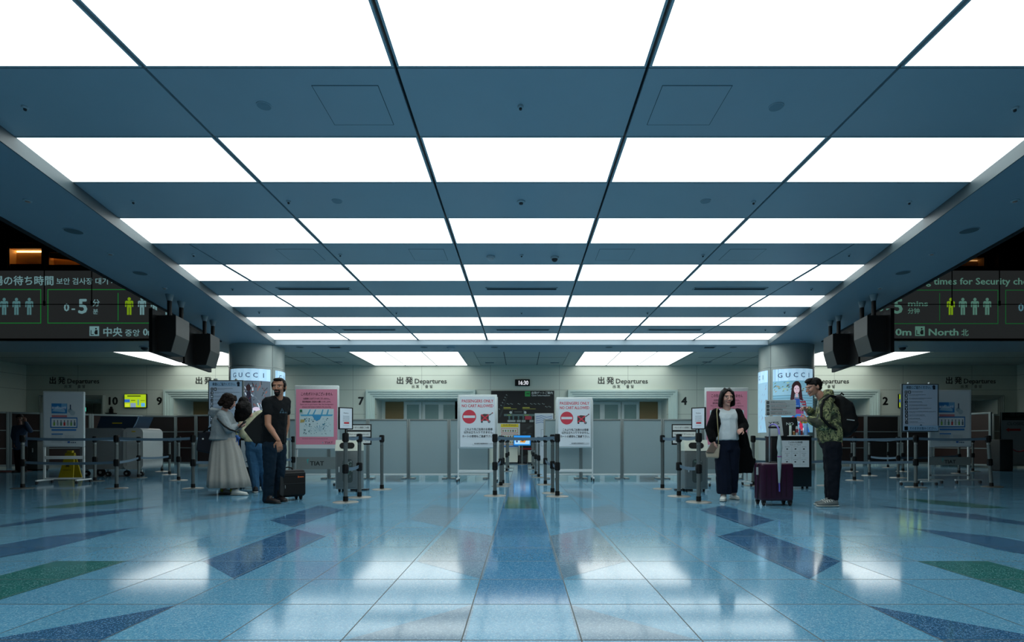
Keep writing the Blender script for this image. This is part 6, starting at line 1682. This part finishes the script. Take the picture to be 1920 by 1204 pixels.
loft('long_skirt', [mk(421, 821, .17, .15, .1), mk(422, 832, .20, .17, .5), mk(424, 850, .235, .2, .9), mk(426, 875, .27, .24, 1), mk(428.5, 897, .30, .28, 1.1), mk(430, 913, .315, .30, 1.2)], mat('pale_grey_skirt', '#93928c', .9), w1, 160, 11, .085)
c, R, k = fr; Q = lambda x, y, z_: c + R @ (Vector((x, y, z_)) * k)
b = Body(); b.hull([(Q(0, .02, .055), (.09, .108, .08), R), (Q(0, .05, -.01), (.092, .085, .09), R)])
b.hull([(Q(0, .07, -.02), (.085, .06, .07), R), (Q(0, .09, -.075), (.085, .05, .045), R)])
for sx in (-1, 1): b.hull([(Q(sx * .075, -.03, .05), (.022, .045, .04), R), (Q(sx * .086, -.035, -.02), (.02, .06, .05), R), (Q(sx * .085, -.01, -.1), (.026, .055, .025), R)])
b.hull([(Q(-.05, -.075, .06), .018), (Q(.05, -.075, .06), .018), (Q(0, -.05, .11), .025)])
b.build('hair', mat('dark_brown_hair', '#140b08', .65, spec=.12, bump=.4, scale=80), w1, .0065, 1, noise=(.03, .02))
for tx, hx, y_ in ((464, 434, -.12), (441, 412, .12)):
    shoe(w1, foot(tx, z, y_ - .04, X0), foot(hx, z, y_, X0), M_wshoe, M_wsole, .046)
for a_ in ((437, -.085), (419, .105)): MB().cyl(tuple(J(a_[0], 922, a_[1])), tuple(J(a_[0], 917, a_[1])), .042, .044).build('sock', mat('yellow_sock', '#a8a018', .8), w1)
MB().tube([tuple(J(408, 785, -.19)), tuple(J(420, 798, -.25)), tuple(J(432, 806, -.285)), tuple(J(442, 809, -.22)), tuple(J(448, 806, -.12))], .014, 6).build('crossbody_strap', M_black, w1)
t = thing('navy_tote_bag', 'dark navy bag hanging behind the woman in grey hoodie', 'bag', (X(384, z + .15), z + .15, 0))
Xb = X(384, z + .15); Jb = lambda a, b_, dy=0: Vector((X(a, z + .15 + dy) - Xb, dy, Z(b_, z + .15 + dy)))
b = Body(); b.hull([(Jb(376, 813), .03), (Jb(396, 812), .03), (Jb(400, 848), .04), (Jb(372, 843), .03), (Jb(386, 832, .06), (.08, .07, .1))]); b.build('bag_body', mat('dark_navy_cloth', '#0b0f1c', .8), t, .008, 3)
MB().tube([tuple(Jb(379, 812)), tuple(Jb(388, 806, -.05)), tuple(Jb(398, 800, -.1)), tuple(Jb(410, 790, -.3))], .012).build('strap', M_black, t)
MB().cyl(tuple(Jb(380.5, 823, -.05)), tuple(Jb(380.5, 823, -.035)), .013).build('round_badge', M_whitemetal, t)
t = thing('blue_bag_charm', 'bright blue charm dangling at the waist of the woman in grey hoodie', 'charm', (X(446, z - .2), z - .2, 0))
Xb = X(446, z - .2); Jb = lambda a, b_, dy=0: Vector((X(a, z - .2 + dy) - Xb, dy, Z(b_, z - .2 + dy)))
b = Body(); b.hull([(Jb(444, 818), .022), (Jb(448, 822), .022)]); b.hull([(Jb(444, 822), .01), (Jb(443, 829), .007)]); b.hull([(Jb(447, 824), .01), (Jb(447.5, 835), .006)]); b.build('charm_body', mat('royal_blue_plush', '#1f4c8c', .8), t, .005, 1)
MB().tube([tuple(Jb(442, 809)), tuple(Jb(443.5, 813)), tuple(Jb(445, 817))], .004, 6).build('cord', mat('yellow_cord', '#a89c3c', .7), t)
t = thing('mobile_phone', 'small dark phone held by the woman in grey hoodie', 'phone', tuple(Vector((X0, z, 0)) + J(454, 797, 0)))
MB().box(-.006, .006, -.037, .037, -.06, .08, .003).build('phone_body', M_black, t); MB().box(-.0075, -.006, -.033, .033, -.05, .07).build('phone_screen', mat('phone_glass', '#2c3c4c', .1), t, 0)
t.rotation_euler = (0, .7, 0)

# --- woman with cream top, seen from behind, bending
z = 9.12; X0, J = frame_fn(476, z)
w2 = thing('person', 'dark haired woman in cream top and blue jeans bending over, seen from behind', 'person', (X0, z, 0))
hc = J(458, 766, -.05); fr = head_frame(hc, PI - .5, .5, .95, 0)
sL, sR = J(455, 790, -.02), J(486, 778, .06); chest = J(474, 795, .05); hip = J(480, 836, 0)
eL, wL = J(457, 815, -.1), J(470, 822, -.02); eR, wR = J(497, 800, .16), J(490, 815, .3)
b = Body(); head(b, fr, True)
b.hull([(J(470, 780), .05), (hc + Vector((.02, .02, -.04)), .045)]); b.hull([(sL, .045), (sR, .045), (chest, (.13, .11, .11))]); b.hull([(chest, (.13, .11, .11)), (hip, (.14, .12, .1))])
b.limb([sL, eL, wL], [.045, .036, .026]); b.limb([sR, eR, wR], [.045, .036, .026])
b.limb([J(473, 838), J(476, 880), J(480, 922)], [.09, .06, .04]); b.limb([J(489, 838, .02), J(493, 880, .1), J(496, 918, .2)], [.09, .06, .04])
hand(b, wL, (.5, .4, -.5), (.3, .5, .3), .9, .5, 1); hand(b, wR, (0, .8, .2), (-.5, 0, 0), .9, .5, 1)
b.build('body', M_skin, w2, .006, 1, face_paint(fr, '#b98a7a', '#8c4c48', '#171210'))
b = Body(); b.hull([(sL, .062), (sR, .062), (J(488, 775, .08), .06), (chest, (.16, .14, .13))]); b.hull([(chest, (.16, .14, .13)), (J(478, 827), (.168, .145, .035))])
b.limb([sL, eL, wL + Vector((0, 0, .0))], [.072, .07, .05]); b.limb([sR, eR, wR], [.07, .065, .045])
b.build('cream_top', mat('cream_jersey', '#aaa98c', .85, var=.05), w2, .0075, 3, noise=(.08, .02))
b = Body(); b.hull([(J(478, 829), (.165, .135, .03)), (J(474, 843), (.11, .12, .08)), (J(490, 843, .02), (.11, .12, .08))])
b.limb([J(473.5, 846), J(476.5, 882), J(480, 919)], [.112, .082, .058]); b.limb([J(490, 846, .02), J(494, 882, .1), J(497, 917, .2)], [.112, .082, .056]); b.build('blue_jeans', mat('mid_blue_denim', '#1f4c6c', .85, var=.2, scale=6), w2, .007, 3, noise=(.07, .016))
c, R, k = fr; Q = lambda x, y, z_: c + R @ (Vector((x, y, z_)) * k)
b = Body(); b.hull([(Q(0, .01, .06), (.098, .112, .082), R), (Q(0, .05, -.01), (.1, .1, .1), R)])
b.hull([(hc, .1), (J(457, 752, -.03), .08), (J(446, 775, -.06), .055), (J(452, 780, -.08), .055)])
b.hull([(J(446, 775, -.06), .055), (J(441, 789, -.05), .018), (J(448, 791, -.08), .02)]); b.hull([(J(452, 780, -.08), .055), (J(450, 790, -.08), .02), (J(457, 788, -.08), .02), (J(464, 780, -.08), .03)])
b.hull([(hc, .1), (J(466, 762, -.05), .04), (J(469, 775, -.08), .025), (J(464, 780, -.08), .03)])
b.build('long_hair', mat('black_brown_hair', '#080505', .6, spec=.15, bump=.4, scale=70), w2, .0065, 2, noise=(.03, .014))
o = shoe(w2, foot(477, z, .12, X0), foot(480, z, -.12, X0), mat('black_canvas_shoe', '#101214', .8), mat('white_rubber_sole', '#b4bab8', .6), .045)
o = shoe(w2, (X(500, z) - X0, .33, 0), (X(497, z) - X0, .12, 0), mat('black_canvas_shoe', '#101214', .8), mat('white_rubber_sole', '#b4bab8', .6), .045)

# --- dim figure at the far left
z = 15.2; X0, J = frame_fn(42, z)
g_ = thing('person', 'dim figure in dark clothes raising one arm at the far left edge', 'person', (X0, z, 0))
hc = J(37, 785, 0); fr = head_frame(hc, .7, .2, 1.0)
b = Body(); head(b, fr); b.hull([(J(37, 797), .055), (hc + Vector((0, 0, -.05)), .048)])
sl, sr = J(28, 802), J(49, 800, -.05); ch_ = J(38, 812); hp = J(38, 836)
b.hull([(sl, .05), (sr, .05), (ch_, (.15, .11, .12))]); b.hull([(ch_, (.15, .11, .12)), (hp, (.14, .11, .1))])
b.limb([sl, J(25, 818), J(28, 832, -.1)], [.05, .04, .028]); b.limb([sr, J(57, 808, -.15), J(48, 791, -.2)], [.05, .04, .028]); b.limb([J(34, 838), J(34, 862), J(34, 883)], [.085, .055, .04]); b.limb([J(43, 838), J(44, 862), J(45, 883)], [.085, .055, .04])
hand(b, J(48, 791, -.2), (-.3, 0, 1), (-.6, .4, 0), 1, .4, 1); hand(b, J(28, 832, -.1), (.2, -.2, -1), (.6, 0, 0), 1, .5, -1)
b.build('body', M_skin, g_, .007, 1, face_paint(fr, '#6a4c40'))
b = Body(); b.hull([(sl, .07), (sr, .07), (ch_, (.175, .135, .13))]); b.hull([(ch_, (.175, .135, .13)), (J(38, 842), (.17, .14, .04))]); b.limb([sl, J(25, 818), J(28, 830, -.1)], [.07, .06, .045]); b.limb([sr, J(57, 808, -.15), J(49, 793, -.2)], [.07, .062, .045]); b.build('dark_blue_shirt', mat('dim_blue_shirt', '#2c4058', .85), g_, .01, 2)
b = Body(); b.limb([J(34, 840), J(34, 862), J(34, 882)], [.105, .08, .06]); b.limb([J(43, 840), J(44, 862), J(45, 882)], [.105, .08, .06]); b.hull([(J(38, 838), (.16, .13, .06))]); b.build('dark_trousers', M_card, g_, .01, 2)
c, R, k = fr; Q = lambda x, y, z_: c + R @ Vector((x, y, z_))
b = Body(); b.hull([(Q(0, .02, .06), (.085, .1, .075), R), (Q(0, .05, .0), (.085, .075, .08), R)]); b.build('hair', mat('near_black_hair', '#0e0b0a', .6, spec=.15), g_, .008, 1)
shoe(g_, (X(33, z) - X0, -.15, 0), (X(34, z) - X0, .08, 0), M_shoe, M_rubber, .046); shoe(g_, (X(46, z) - X0, -.15, 0), (X(45, z) - X0, .08, 0), M_shoe, M_rubber, .046)
